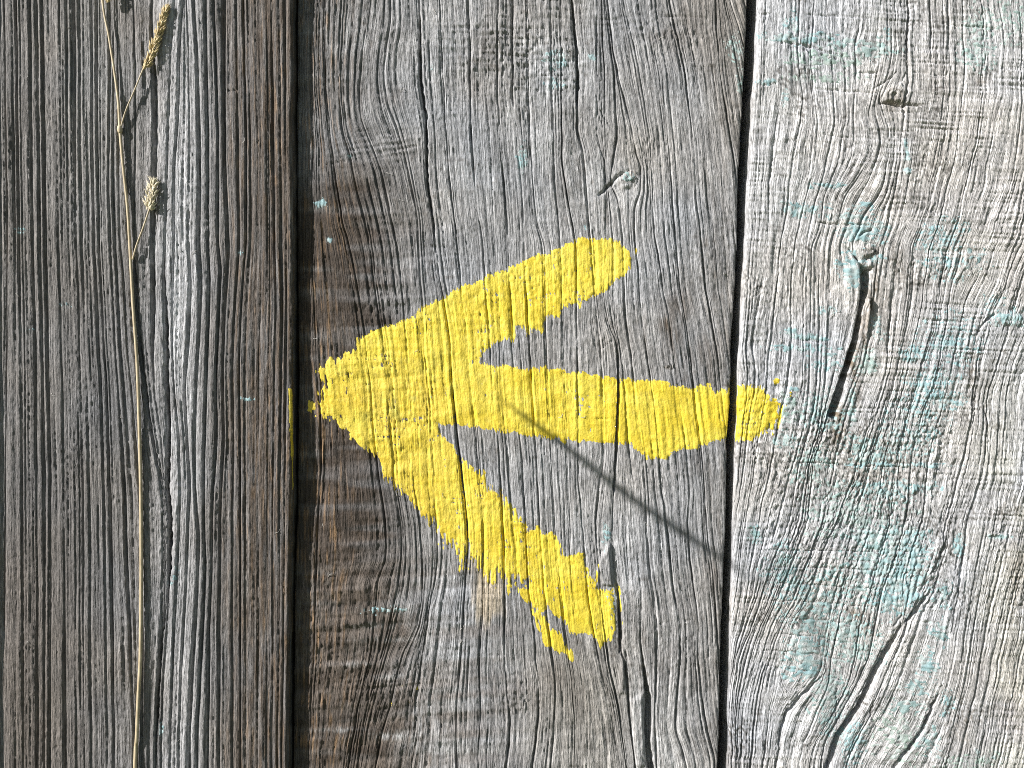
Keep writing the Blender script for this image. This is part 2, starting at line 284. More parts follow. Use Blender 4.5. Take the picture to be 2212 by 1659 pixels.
GM = [
 G([(640, 0), (640, 1875)]),
 G([(727, 0), (727, 600), (731, 900), (727, 1200), (721, 1500), (718, 1875)], 1, 2),
 G(A((175, 0), (165, 300), (170, 700), (190, 1000), (180, 1300)) + B((180, 0), (200, 600), (215, 900), (240, 1200), (240, 1500)) + C((215, 0), (205, 500), (190, 900), (165, 1400), (160, 1659)), 2, 7),
 G(A((275, 0), (265, 250), (275, 650), (300, 900), (330, 1150), (380, 1500)) + B((430, 0), (470, 200), (510, 450), (540, 700), (572, 950), (585, 1200), (605, 1400)) + C((670, 0), (672, 250), (615, 400), (600, 600), (575, 850), (530, 1080), (480, 1280), (420, 1659)), 1.8, 9),
 G(A((375, 0), (360, 300), (355, 500), (370, 850), (430, 1050), (480, 1300), (545, 1550)) + B((570, 50), (590, 250), (640, 560), (680, 900), (700, 1200), (725, 1600)) + C((770, 0), (775, 250), (745, 450), (720, 560), (690, 700), (640, 900), (590, 1100), (520, 1350), (480, 1659)), 1.5, 6),
 G(A((560, 0), (530, 250), (510, 400), (495, 600), (500, 800), (540, 900), (600, 1050), (640, 1150), (700, 1450)) + B((745, 0), (775, 250), (800, 550), (830, 900), (850, 1200), (855, 1600)) + C((895, 0), (915, 300), (905, 560), (870, 720), (790, 870), (740, 1050), (700, 1250), (645, 1400), (600, 1659)), 1.7, 7),
 G(A((700, 0), (700, 150), (670, 350), (650, 500), (680, 700), (740, 850), (800, 1050), (830, 1200), (880, 1450)) + B((890, 0), (915, 350), (930, 700), (960, 1000), (975, 1250), (990, 1600)) + C((1010, 0), (1020, 200), (1000, 400), (960, 600), (930, 800), (900, 1000), (870, 1200), (870, 1400), (830, 1659)), 1.4, 6),
 G(A((893, 0), (905, 250), (897, 290), (905, 480), (908, 600), (935, 750), (945, 850), (945, 1000), (950, 1250), (975, 1400)) + B((1005, 0), (1030, 200), (1055, 330), (1080, 500), (1110, 700), (1118, 900), (1135, 1100), (1150, 1250), (1175, 1450)) + C((1220, 0), (1225, 200), (1210, 400), (1200, 550), (1185, 800), (1170, 1000), (1152, 1200), (1145, 1400), (1155, 1659)), 3.0, 20),
 G(A((1030, 0), (1045, 300), (1060, 600), (1075, 900), (1095, 1200), (1130, 1450)) + B((1150, 0), (1180, 300), (1205, 500), (1225, 750), (1245, 950), (1270, 1200), (1290, 1450)) + C((1325, 0), (1330, 300), (1325, 600), (1310, 800), (1300, 1000), (1310, 1300), (1300, 1500), (1295, 1659)), 1.5, 7),
 G(A((1220, 0), (1235, 300), (1240, 600), (1245, 900), (1265, 1200), (1295, 1450)) + B((1325, 0), (1340, 300), (1360, 500), (1380, 800), (1400, 1100), (1425, 1300)) + C((1460, 0), (1470, 300), (1470, 800), (1475, 950), (1490, 1150), (1512, 1300), (1500, 1500), (1480, 1659)), 1.9, 10),
 G(A((1345, 0), (1350, 650), (1380, 1050), (1400, 1500)) + B((1420, 100), (1450, 700), (1480, 1200), (1510, 1600)) + C((1550, 200), (1580, 700), (1610, 1100), (1600, 1400), (1580, 1659)), 1.2, 3),
 G(A((1425, 0), (1420, 600), (1435, 850), (1460, 1150), (1480, 1400)) + B((1495, 0), (1505, 250), (1525, 500), (1540, 750), (1560, 1050), (1578, 1300)) + C((1610, 0), (1620, 300), (1640, 500), (1665, 700), (1680, 900), (1700, 1100), (1700, 1300), (1680, 1500), (1655, 1659)), 1.8, 9),
 G(A((1525, 0), (1525, 650), (1545, 850), (1570, 1100), (1590, 1300)) + B((1605, 0), (1615, 300), (1635, 600), (1650, 900), (1670, 1200), (1685, 1450)) + C((1705, 0), (1730, 350), (1760, 700), (1800, 950), (1815, 1200), (1805, 1400), (1780, 1659)), 1.7, 9),
 G(A((1630, 0), (1635, 700), (1650, 1100), (1690, 1500)) + B((1745, 0), (1745, 400), (1762, 900), (1780, 1300)) + C((1810, 0), (1840, 350), (1870, 650), (1900, 850), (1930, 1150), (1950, 1350), (1940, 1659)), 1.5, 7),
 G(A((1780, 0), (1790, 600), (1800, 1100)) + B((1850, 0), (1858, 400), (1865, 900), (1890, 1500)) + C((1910, 200), (1935, 600), (1980, 900), (2010, 1200), (2010, 1500), (2000, 1659)), 1.4, 6),
 G(A((1850, 0), (1855, 600), (1860, 1100)) + B((1955, 0), (1962, 700), (1967, 1100), (1975, 1600)) + F((615, 0), (640, 300), (655, 500), (695, 750), (740, 1000), (790, 1200), (830, 1400), (860, 1659)), 1.9, 10),
 G(D((265, 0), (285, 150), (300, 350), (308, 550), (302, 700), (305, 900), (340, 1000), (360, 1200), (380, 1500)) + E((395, 0), (400, 100), (420, 300), (440, 500), (460, 700), (470, 900), (478, 1100), (490, 1400)) + F((700, 0), (722, 250), (742, 500), (765, 750), (795, 1000), (855, 1250), (890, 1500), (915, 1659)), 2.3, 10),
 G(D((435, 0), (440, 450), (440, 900), (465, 1000), (493, 1200), (500, 1500)) + E((490, 0), (483, 350), (515, 520), (550, 620), (572, 700), (578, 900), (575, 1050), (565, 1300), (552, 1640)) + F((818, 50), (822, 200), (838, 380), (855, 500), (866, 700), (868, 850), (900, 950), (915, 1100), (930, 1350), (950, 1500), (972, 1659)), 2.4, 9),
 G(D((470, 0), (485, 500), (500, 900), (490, 1100), (506, 1250), (530, 1450)) + E((545, 0), (545, 300), (565, 550), (600, 800), (625, 1000), (650, 1350), (685, 1640)) + F((975, 0), (990, 300), (1010, 550), (1005, 800), (1030, 1000), (1055, 1200), (1048, 1400), (1055, 1550), (1070, 1659)), 1.5, 6),
 G(D((490, 0), (515, 180), (545, 430), (562, 700), (575, 900), (545, 1100), (520, 1250), (570, 1320), (600, 1500)) + E((612, 0), (625, 450), (660, 700), (682, 900), (705, 1100), (745, 1400), (765, 1640)) + F((1050, 0), (1060, 200), (1080, 400), (1105, 550), (1120, 750), (1112, 1000), (1105, 1250), (1110, 1500), (1120, 1659)), 1.9, 9),
 G(D((510, 30), (550, 350), (590, 560), (655, 790), (690, 1000), (737, 1130), (727, 1300), (685, 1400), (690, 1600)) + E((700, 50), (710, 150), (730, 400), (770, 700), (800, 900), (840, 1200), (870, 1640)) + F((1185, 0), (1215, 350), (1265, 650), (1275, 900), (1250, 1200), (1245, 1400), (1290, 1550), (1320, 1659)), 1.8, 8),
 G(D((610, 0), (650, 150), (700, 350), (740, 600), (775, 800), (800, 1000), (812, 1300), (825, 1600)) + E((840, 0), (880, 300), (920, 450), (955, 750), (985, 950), (1035, 1350), (1060, 1640)) + F((1325, 0), (1340, 250), (1380, 500), (1400, 700), (1392, 900), (1410, 1100), (1430, 1250), (1470, 1450), (1510, 1600)), 1.9, 9),
 G(D((800, 0), (830, 250), (870, 500), (900, 750), (920, 1000), (940, 1250), (955, 1500)) + E((970, 0), (1000, 300), (1050, 600), (1080, 850), (1110, 1100), (1140, 1400), (1162, 1640)) + F((1450, 0), (1490, 300), (1520, 600), (1540, 1000), (1570, 1400), (1600, 1659)), 1.8, 9),
 G(D((920, 0), (980, 250), (1030, 500), (1080, 900), (1110, 1300)) + E((1140, 0), (1170, 300), (1210, 500), (1250, 750), (1280, 1000), (1310, 1300), (1345, 1640)) + F((1620, 0), (1650, 800), (1700, 1659)), 1.6, 8),
 G(D((1240, 0), (1245, 200), (1270, 500), (1300, 700), (1350, 1000), (1390, 1300)) + E((1430, 0), (1480, 800), (1520, 1640)) + F((1750, 0), (1850, 1659)), 1.7, 8),
 G(D((1330, 0), (1400, 200), (1500, 600), (1600, 1300)) + E((1640, 0), (1700, 1659)) + F((1950, 0), (2050, 1659)), 1.5, 6),
 G([(1960, 0), (1990, 900), (2020, 1875)]),
]
GR = [
 G([(1680, 0), (1640, 900), (1500, 1300), (1300, 1875)]),
 G(S((250, 0), (250, 800), (200, 1600)) + T((180, 100), (60, 1600)) + U((0, 0), (-300, 800), (-400, 1659))),
 G(S((470, 0), (470, 400), (450, 800), (430, 1100), (410, 1400)) + T((385, 0), (365, 400), (335, 750), (350, 900), (345, 1050), (310, 1250), (280, 1600)) + U((240, 0), (140, 500), (0, 1000), (-100, 1659)), 1.6, 6),
 G(S((590, 0), (580, 250), (580, 600), (545, 800), (500, 1100), (490, 1300), (488, 1600)) + T((468, 50), (440, 250), (400, 500), (380, 700), (400, 850), (388, 1000), (350, 1200), (330, 1400), (300, 1600)) + U((265, 0), (200, 500), (120, 1000), (0, 1659)), 1.8, 7),
 G(S((700, 0), (690, 300), (700, 500), (725, 650), (700, 850), (640, 1100), (620, 1400)) + T((570, 0), (540, 300), (520, 600), (480, 800), (470, 1000), (440, 1200), (400, 1400), (375, 1600)) + U((330, 0), (290, 300), (240, 700), (220, 850), (150, 1659)), 1.8, 7),
 G(S((800, 0), (770, 350), (790, 600), (825, 850), (790, 1150), (730, 1400)) + T((660, 0), (640, 300), (650, 600), (640, 800), (600, 1000), (560, 1200), (500, 1500)) + U((420, 0), (350, 400), (320, 600), (250, 850), (200, 1300), (180, 1659)), 1.8, 7),
 G(S((910, 0), (900, 200), (920, 500), (930, 700), (935, 850), (870, 1150), (810, 1350)) + T((740, 0), (720, 300), (730, 650), (720, 900), (680, 1100), (640, 1300), (590, 1500)) + U((480, 0), (410, 300), (350, 600), (280, 800), (225, 1050), (210, 1659)), 1.5, 6),
 G(S((1000, 0), (990, 250), (1000, 450), (1010, 700), (1000, 850), (960, 1100), (860, 1350), (830, 1550)) + T((780, 0), (770, 300), (775, 600), (765, 900), (735, 1150), (690, 1350), (635, 1550)) + U((545, 0), (460, 300), (385, 580), (310, 780), (245, 1000), (225, 1300), (225, 1659)), 1.5, 6),
 G(S((1110, 0), (1100, 200), (1065, 300), (1080, 420), (1080, 550), (1060, 750), (1070, 900), (1040, 1100), (920, 1300), (880, 1500)) + T((840, 0), (830, 300), (835, 600), (820, 900), (795, 1100), (745, 1300), (690, 1500)) + U((630, 0), (500, 300), (425, 550), (370, 720), (300, 880), (262, 1100), (245, 1400), (240, 1659)), 1.6, 8),
 G(S((1250, 0), (1250, 200), (1240, 400), (1200, 600), (1160, 750), (1195, 900), (1200, 1000), (1130, 1150), (1010, 1300), (960, 1500)) + T((910, 0), (900, 300), (895, 600), (880, 900), (845, 1150), (790, 1350), (730, 1550)) + U((690, 0), (590, 250), (510, 480), (420, 680), (360, 850), (300, 1080), (268, 1300), (262, 1659)), 1.5, 7),
 G(S((1345, 0), (1355, 300), (1330, 500), (1255, 640), (1245, 710), (1300, 850), (1310, 1000), (1275, 1200), (1230, 1330), (1130, 1450), (1100, 1550)) + T((1040, 0), (1110, 130), (1125, 250), (1125, 400), (1075, 620), (1005, 850), (925, 1060), (878, 1180), (830, 1350), (780, 1500)) + U((750, 0), (660, 230), (570, 470), (500, 620), (440, 780), (380, 980), (320, 1250), (295, 1659)), 1.7, 9),
 G(S((1430, 0), (1445, 100), (1425, 300), (1430, 550), (1402, 700), (1395, 900), (1380, 1100), (1340, 1300), (1300, 1500)) + T((1240, 0), (1220, 200), (1200, 350), (1180, 600), (1130, 800), (1060, 1000), (1000, 1200), (950, 1400), (905, 1600)) + U((850, 0), (780, 200), (700, 400), (640, 560), (555, 700), (500, 850), (440, 1050), (410, 1250), (385, 1450), (365, 1659)), 2.2, 11),
 G(S((1580, 0), (1590, 300), (1598, 600), (1560, 800), (1530, 1000), (1490, 1250), (1450, 1450)) + T((1370, 0), (1340, 300), (1310, 500), (1290, 800), (1230, 1000), (1150, 1250), (1090, 1450), (1040, 1620)) + U((940, 0), (870, 170), (805, 350), (745, 530), (640, 670), (580, 850), (540, 1050), (500, 1250), (470, 1450), (450, 1659)), 2.0, 9),
 G(S((1700, 0), (1710, 300), (1715, 500), (1690, 800), (1640, 1100), (1580, 1350), (1510, 1600)) + T((1480, 0), (1470, 300), (1430, 500), (1390, 700), (1340, 900), (1290, 1100), (1215, 1350), (1140, 1620)) + U((1070, 0), (1005, 250), (950, 450), (900, 650), (870, 800), (850, 1000), (705, 1180), (612, 1290), (570, 1400), (540, 1659)), 1.8, 8),
 G(S((1800, 0), (1810, 250), (1820, 500), (1780, 800), (1740, 1100), (1690, 1300), (1640, 1500)) + T((1580, 0), (1540, 300), (1510, 500), (1450, 750), (1390, 1000), (1330, 1200), (1270, 1450), (1245, 1600)) + U((1200, 0), (1130, 180), (1080, 300), (1030, 450), (985, 600), (950, 750), (920, 900), (890, 1100), (830, 1250), (740, 1450), (700, 1659)), 2.0, 9),
 G(S((1920, 0), (1948, 150), (1950, 400), (1930, 650), (1890, 900), (1830, 1200), (1765, 1500)) + T((1700, 0), (1670, 150), (1640, 350), (1600, 600), (1545, 750), (1485, 950), (1425, 1150), (1375, 1350), (1340, 1600)) + U((1310, 0), (1235, 250), (1180, 450), (1135, 600), (1100, 750), (1080, 900), (1045, 1060), (960, 1230), (860, 1380), (790, 1520), (760, 1659)), 1.8, 8),
 G(S((2040, 0), (2070, 150), (2080, 300), (2060, 600), (2000, 900), (1960, 1150), (1900, 1350), (1850, 1550)) + T((1800, 0), (1770, 130), (1730, 250), (1710, 400), (1680, 600), (1640, 800), (1580, 1000), (1510, 1200), (1465, 1400), (1440, 1600)) + U((1425, 0), (1340, 230), (1275, 430), (1235, 600), (1205, 760), (1180, 900), (1130, 1020), (1060, 1170), (960, 1330), (880, 1460), (840, 1659)), 2.6, 11),
 G(S((2180, 0), (2200, 300), (2190, 800), (2140, 1200), (2030, 1500)) + T((1950, 50), (1900, 220), (1840, 330), (1790, 500), (1740, 750), (1700, 950), (1650, 1150), (1600, 1300), (1560, 1500)) + U((1530, 0), (1450, 200), (1410, 350), (1390, 500), (1390, 690), (1300, 850), (1220, 1000), (1165, 1110), (1100, 1250), (1045, 1330), (960, 1440), (920, 1560), (885, 1659)), 1.6, 7),
 G(S((2330, 0), (2330, 800), (2260, 1200), (2180, 1600)) + T((2110, 100), (2050, 300), (1955, 500), (1908, 700), (1880, 1000), (1840, 1300), (1780, 1550)) + U((1690, 0), (1660, 150), (1640, 250), (1590, 380), (1550, 480), (1450, 640), (1420, 720), (1350, 900), (1290, 1060), (1230, 1200), (1160, 1340), (1060, 1500), (1000, 1659)), 2.0, 9),
 G(S((2450, 0), (2450, 900), (2350, 1600)) + T((2210, 200), (2130, 500), (2050, 750), (1990, 950), (1960, 1100), (1968, 1250), (1950, 1450), (1900, 1650)) + U((1830, 0), (1780, 400), (1735, 700), (1700, 950), (1640, 1150), (1580, 1300), (1530, 1410), (1450, 1510), (1340, 1659)), 2.0, 9),
 G(S((2560, 0), (2560, 900), (2500, 1600)) + T((2300, 300), (2212, 600), (2130, 800), (2095, 1100), (2060, 1600)) + U((2020, 0), (1990, 150), (1930, 400), (1880, 700), (1850, 950), (1800, 1150), (1750, 1350), (1700, 1500), (1650, 1659)), 1.8, 8),
 G(S((2680, 0), (2650, 1600)) + T((2450, 300), (2330, 700), (2250, 1100), (2200, 1600)) + U((2130, 0), (2080, 200), (2020, 450), (1960, 750), (1930, 950), (1880, 1200), (1810, 1450), (1760, 1659)), 1.8, 8),
 G(S((2800, 0), (2780, 1600)) + T((2550, 300), (2450, 700), (2350, 1200)) + U((2250, 0), (2185, 300), (2120, 600), (2060, 850), (2020, 1100), (1960, 1350), (1900, 1659)), 1.8, 8),
 G(S((2950, 0), (2900, 1600)) + T((2700, 300), (2550, 900)) + U((2400, 0), (2310, 300), (2220, 800), (2155, 1100), (2085, 1450), (2040, 1659)), 1.8, 8),
 G([(2800, 0), (2760, 800), (2680, 1300), (2560, 1875)], 1.5, 6),
 G([(2900, 0), (2880, 800), (2850, 1300), (2800, 1875)], 1.5, 6),
]
SAW = U  # shorthand
CRACKS = {   # free cracks: points, half width, depth
 'L': [(Q((1110, 200), (1125, 500), (1130, 900), (1140, 1300), (1132, 1640)) + R((1152, 200), (1148, 500), (1138, 690)), 3.4, 22), (R((1120, 750), (1100, 900), (1078, 1150), (1062, 1400), (1052, 1659)), 2.6, 12),
       (P((1035, 190), (1048, 500), (1052, 900), (1042, 1300), (1032, 1640)) + Q((1036, 400), (1035, 750)), 5.5, 10), (Q((905, 50), (940, 550), (975, 900), (1020, 1250), (1070, 1500), (1110, 1640)), 2.2, 8), (P((1005, 480), (1020, 500), (1040, 490)), 1.5, 5), (P((1515, 600), (1560, 612), (1600, 600)), 1.2, 4)],
 'M': [(A((900, 100), (906, 480), (920, 650), (940, 780), (945, 1000), (950, 1250), (975, 1400), (1002, 1640)), 2.6, 17), (D((262, -20), (285, 150), (300, 350), (308, 550), (303, 700)), 3.0, 16), (D((440, 1330), (510, 1262), (560, 1205), (625, 1150)), 2.8, 9), (D((545, 1215), (565, 1265), (590, 1240)), 1.2, 4), (D((440, 720), (490, 800), (545, 890)), 1.0, 3),
       (D((700, 1030), (735, 1130), (715, 1220), (680, 1300)), 1.2, 4), (D((460, 1000), (500, 1130)), 1.0, 3), (E((430, 1168), (520, 1175)), 1.6, 5), (D((860, 105), (1150, 115)), 1.4, 3.0),
       (F((1130, 690), (1180, 670)), 1.5, 3), (F((1290, 670), (1360, 660)), 1.5, 3), (C((300, 1075), (640, 1075), (1010, 1060)), 1.0, 1.6), (C((700, 1240), (1100, 1235)), 1.0, 1.6),
       (C((1310, 905), (1470, 900)), 1.0, 2), (A((210, 1130), (420, 1085), (600, 1050), (760, 1010), (930, 970)), 1.2, 2.2), (A((440, 900), (620, 865)), 1.0, 2),
       (E((450, 700), (540, 640), (500, 600)), 1.0, 3), (F((700, 440), (760, 480), (830, 500)), 1.2, 3)],
 'R': [(S((1240, 625), (1243, 700), (1300, 700), (1390, 716), (1435, 705), (1560, 715)), 2.4, 8), (S((1072, 412), (1078, 470), (1080, 545)), 1.6, 6), (S((1090, 487), (1150, 495), (1235, 492)), 2.0, 5),
       (S((1190, 610), (1260, 560), (1320, 520), (1360, 470)), 1.3, 4), (S((1330, 590), (1390, 540), (1420, 480)), 1.2, 4), (S((520, 282), (600, 288), (700, 297), (850, 335), (1070, 410)), 1.8, 4), (S((780, 590), (950, 605), (1230, 632)), 1.6, 4),
       (S((790, 1502), (960, 1512), (1160, 1520), (1200, 1545)), 1.6, 5), (S((700, 100), (980, 108), (1220, 122)), 1.3, 3), (S((410, 95), (450, 100), (500, 92)), 1.4, 4), (S((1600, 150), (1900, 180), (2212, 215)), 1.2, 2.5),
       (S((1440, 480), (1700, 520)), 1.2, 2.5), (S((1100, 1590), (1150, 1560), (1200, 1545)), 2.5, 7), (S((810, 905), (930, 915), (1050, 930)), 1.2, 2), (S((440, 575), (540, 560)), 1.4, 3),
       (T((1025, 5), (1060, 50), (1110, 110)), 2.6, 9), (T((1110, 110), (1140, 100), (1200, 60), (1225, 0)), 1.4, 4), (T((2050, 448), (1960, 500), (1915, 560), (1890, 600)), 2.4, 7), (T((545, 310), (570, 345), (605, 362)), 1.3, 3),
       (T((1935, 1040), (1968, 1180), (1975, 1330), (1985, 1500)), 1.5, 4), (T((690, 635), (780, 642), (870, 650)), 1.4, 3), (T((600, 1455), (900, 1470), (1200, 1490), (1500, 1495)), 1.5, 3.5), (T((1500, 380), (1900, 400)), 1.0, 1.5),
       (U((1175, 1240), (1180, 1310), (1215, 1380), (1270, 1402), (1310, 1375), (1385, 1370)), 1.5, 4), (U((1400, 620), (1350, 690), (1320, 705)), 1.5, 5), (U((950, 1100), (940, 1250), (950, 1420)), 1.2, 3), (U((1365, 1500), (1372, 1380)), 1.5, 4),
       (U((1395, 690), (1300, 850), (1220, 1000), (1165, 1110), (1100, 1250), (1045, 1330), (960, 1440), (920, 1560), (885, 1659), (840, 1800)), 6.5, 26),
       (U((1640, 1150), (1580, 1300), (1530, 1410), (1450, 1510), (1340, 1659), (1290, 1750)), 3.4, 13), (U((860, 1035), (705, 1180), (612, 1290), (570, 1400), (555, 1500)), 3.0, 10),
       (U((1570, 480), (1480, 600), (1410, 680)), 3.0, 9), (U((1945, 130), (1960, 85), (2010, 55), (2050, 80)), 1.3, 4), (U((1950, 95), (2120, 105)), 1.2, 3),
       (S((1430, 0), (1445, 100), (1425, 300), (1430, 550), (1402, 700), (1395, 900)), 2.2, 8)]
      + [(U((430 + 30 * (k % 3), 185 + 112 * k), (800, 190 + 117 * k), (1350 - 45 * k, 205 + 125 * k)), 1.3, 3.2) for k in range(8)],
}
CARVE = {    # broad splits: polygon, depth
 'L': [],
 'M': [(F((842, 380), (862, 440), (880, 620), (886, 780), (875, 870), (862, 900), (855, 700)), 24), (F((1003, 790), (1035, 960), (1062, 1100), (1092, 1190), (1090, 1330), (1078, 1480), (1105, 1659), (1130, 1800), (1080, 1800), (1045, 1659), (1032, 1480), (1035, 1250), (1025, 1050), (1012, 930)), 30),
       (F((900, 840), (914, 900), (922, 1100), (935, 1300), (945, 1440), (938, 1440), (922, 1250), (908, 1050)), 18), (E((570, 690), (586, 760), (590, 1000), (580, 1350), (560, 1659), (545, 1659), (560, 1300), (572, 1000)), 7)],
 'R': [(T((1108, 110), (1150, 140), (1192, 150), (1172, 290), (1160, 345), (1130, 430), (1118, 560), (1085, 700), (1040, 850), (985, 1050), (940, 1175), (880, 1150), (925, 1010), (985, 850), (1048, 640), (1098, 430), (1108, 250)), 44)],
}
RAISE = {    # lifted slivers and knots: polygon, height
 'L': [],
 'M': [(F((795, 120), (815, 160), (830, 400), (840, 440), (740, 430), (700, 330), (730, 220)), 7), (F((930, 1200), (1020, 1140), (1030, 1300), (1030, 1659), (960, 1659), (945, 1450)), 6), (D((560, 1215), (620, 1160), (680, 1150), (700, 1200), (670, 1270), (600, 1290)), 5),
       (F((890, 800), (905, 850), (905, 1150), (850, 1180), (855, 1000)), 5), (E((770, 330), (785, 500), (760, 560), (740, 560), (755, 430)), 3)],
 'R': [(S((1250, 600), (1380, 545), (1420, 600), (1400, 700), (1250, 690)), 6), (T((1060, 0), (1200, -10), (1220, 40), (1150, 90), (1110, 95)), 6), (T((1150, 110), (1195, 90), (1190, 140), (1160, 150)), 7), (T((1148, 350), (1180, 345), (1175, 480), (1155, 620), (1140, 640), (1146, 480)), 20),
       (T((1080, 120), (1110, 150), (1118, 300), (1100, 420), (1040, 500), (980, 300), (980, 150)), 4), (U((1440, 480), (1560, 470), (1440, 640), (1410, 670), (1415, 560)), 5), (T((2060, 450), (2130, 435), (2210, 470), (2330, 520), (2330, 560), (2050, 540), (2000, 500)), 3.5), (U((1960, 60), (2040, 50), (2060, 95), (1960, 100)), 5),
       (U((1640, 50), (1690, 80), (1660, 200), (1560, 400), (1480, 450), (1540, 250)), 4)],
}

# ------------------------------------------------------------------ rows of the survey grid
def rows(step, lo, hi, top, bottom):
    y = list(np.arange(lo, hi + .1, step)); g = step
    a = []; v = lo
    while v > top: g *= 1.22; v -= g; a.append(v)
    b = []; v = hi; g = step
    while v < bottom: g *= 1.22; v += g; b.append(v)
    return np.array(a[::-1] + y + b, np.float32)
TOPY = -4600; BOTY = 6350

def guide_table(guides, y, wig, seed):
    yy = np.arange(-400, 2301, 4.0)
    k = np.exp(-0.5 * (np.arange(-12, 13) * 4 / 13.0) ** 2); k /= k.sum()
    X = []
    for i, g in enumerate(guides):
        px = np.array([p[0] for p in g['p']]); py = np.array([p[1] for p in g['p']])
        o = np.argsort(py, kind='stable'); v = np.interp(yy, py[o], px[o])
        v = np.convolve(np.pad(v, 12, mode='edge'), k, 'valid')
        v = v + wig * (noise(np.full(yy.shape, i * .55), yy / 55, seed) + .5 * noise(np.full(yy.shape, i * .9), yy / 22, seed + 1))
        X.append(np.interp(y, yy, v))
    X = np.array(X)
    for i in range(1, len(X)): X[i] = np.maximum(X[i], X[i - 1] + 4.0)
    return X

def build_plank(key, guides, ledge, redge, base, col_step, row_step, P_, parent):
    seed = P_['seed']; rnd = random.Random(seed)
    lo, hi = (-70, 1945) if P_['dense'] else (-400, 2275)
    y = rows(row_step, lo, hi, TOPY, BOTY)
    X = guide_table(guides, y, P_['wig'], seed)
    infr = (y > -20) & (y < 1895)
    le = np.interp(y, [p[1] for p in ledge], [p[0] for p in ledge]) + P_['le_n'] * fbm(y / 60, y * 0 + 3, 3, seed + 5)
    re_ = np.interp(y, [p[1] for p in redge], [p[0] for p in redge]) + P_['re_n'] * fbm(y / 60, y * 0 + 9, 3, seed + 6)
    scol = []; grooves = []; ucum = [0]
    for i in range(len(guides) - 1):
        w = (X[i + 1] - X[i])[infr]; wm = float(w.mean()); ucum.append(ucum[-1] + wm)
        vis = ((X[i + 1] > le - 10) & (X[i] < re_ + 10))[infr].any()
        n = max(2, int(round(wm / (col_step if vis else 14)))) if vis else max(2, int(wm / 14))
        t = np.arange(n) / n; kk = 0.35 if vis else 0
        t = t - kk * np.sin(2 * np.pi * t) / (2 * np.pi)
        scol.append(i + t)
        g = guides[i]; grooves.append((i, g['w'] * (.5 + .5 * P_['gs']), g['d'] * P_['gs'], g['r']))
        ring = P_['ring'] * (1.0 + (.75 * (X[i][infr].mean() > 1020) if key == 'M' else 0)); ns = max(0, int(round(wm / ring)) - 1)
        cuts = sorted((k + 1 + rnd.uniform(-.28, .28)) / (ns + 1) for k in range(ns))
        nf = max(0, int(wm / P_['hair'])) if vis else 0
        for q_ in range(nf):
            c = float(t[rnd.randrange(1, n)]) if n > 2 else .5
            grooves.append((i + c, P_['hw'] * rnd.uniform(.7, 1.3), P_['hd'] * rnd.uniform(.3, 1.2), None))
        for c in cuts:
            if n > 2: c = float(t[np.argmin(np.abs(t - c))])
            grooves.append((i + c, P_['gw'] * rnd.uniform(.6, 1.25), P_['gd'] * rnd.choice((.2, .35, .6, .9, 1.25)) , None))
    scol = np.concatenate(scol + [[len(guides) - 1]]); grooves.sort(key=lambda g: g[0])
    ii = np.minimum(scol.astype(int), len(guides) - 2); ft = scol - ii
    x = (X[ii] * (1 - ft)[:, None] + X[ii + 1] * ft[:, None]).T.astype(np.float32)      # rows, cols
    W = (X[ii + 1] - X[ii]).T.astype(np.float32)
    Y = np.repeat(y[:, None], len(scol), 1).astype(np.float32)
    uc = np.array(ucum); Ucol = uc[ii] + ft * (uc[ii + 1] - uc[ii])
    Uc = np.repeat(Ucol[None, :], len(y), 0).astype(np.float32) + P_['seed'] * 900
    slope = np.gradient(x, axis=0) / np.gradient(Y, axis=0); cosn = 1 / np.sqrt(1 + slope ** 2)
    # grooves: nearest one on each side of every column
    h = np.zeros_like(x)
    gs = np.array([g[0] for g in grooves]); gi = np.searchsorted(gs, scol + 1e-6)
    near = np.full(x.shape, 1e9, np.float32)
    for side in (-2, -1, 0, 1):
        j = np.clip(gi + side, 0, len(grooves) - 1)
        gw = np.array([grooves[k][1] for k in j], np.float32)[None]; gd = np.array([grooves[k][2] for k in j], np.float32)[None]
        r0 = np.array([(grooves[k][3] or (-1e5, 1e5))[0] for k in j], np.float32)[None]; r1 = np.array([(grooves[k][3] or (-1e5, 1e5))[1] for k in j], np.float32)[None]
        gj = gs[j]; gk = np.minimum(gj.astype(int), len(guides) - 2); gf = gj - gk
        xg = (X[gk] * (1 - gf)[:, None] + X[gk + 1] * gf[:, None]).T.astype(np.float32)
        # small independent wander of the groove
        d = np.abs(x - xg) * cosn
        gid = np.repeat(j[None].astype(np.float32), len(y), 0) * 3.71
        mod = np.clip(P_['gm'] + 0.75 * noise(gid, Y / P_['gl'], seed + 11) + P_['gj'] * noise(gid, Y / 26, seed + 12), .05, 1.35)
        mod = mod * smooth(Y, r0 - 40, r0 + 40) * (1 - smooth(Y, r1 - 60, r1 + 60)) + .25 * (1 - smooth(Y, r0 - 40, r0 + 40) * (1 - smooth(Y, r1 - 60, r1 + 60)))
        gwm = gw * (0.65 + .5 * mod)
        h -= gd * mod / (1 + (d / gwm) ** 4) * (1.0 if side in (-1, 0) else .0)
        near = np.minimum(near, d) if side in (-1, 0) else near
    h += P_['round'] * (1 - np.exp(-near / 4.5))
    # lit edge curl beside grooves, fibres, flecks, broad waves
    h += P_['fib'] * (noise(Uc / 2.4, Y / (45 * P_['fl']), seed + 21) * 1.15 + noise(Uc / 7, Y / 160, seed + 22) * 1.3)
    h += 1.6 * fbm(Uc / 30, Y / 300, 2, seed + 23)
    rough = P_['rough'](x, Y)
    h += rough * (noise(Uc / 5.0, Y / 9, seed + 31) + .9 * noise(Uc / 2.4, Y / 6.0, seed + 32)) * 1.25
    h += P_['macro'](x, Y)
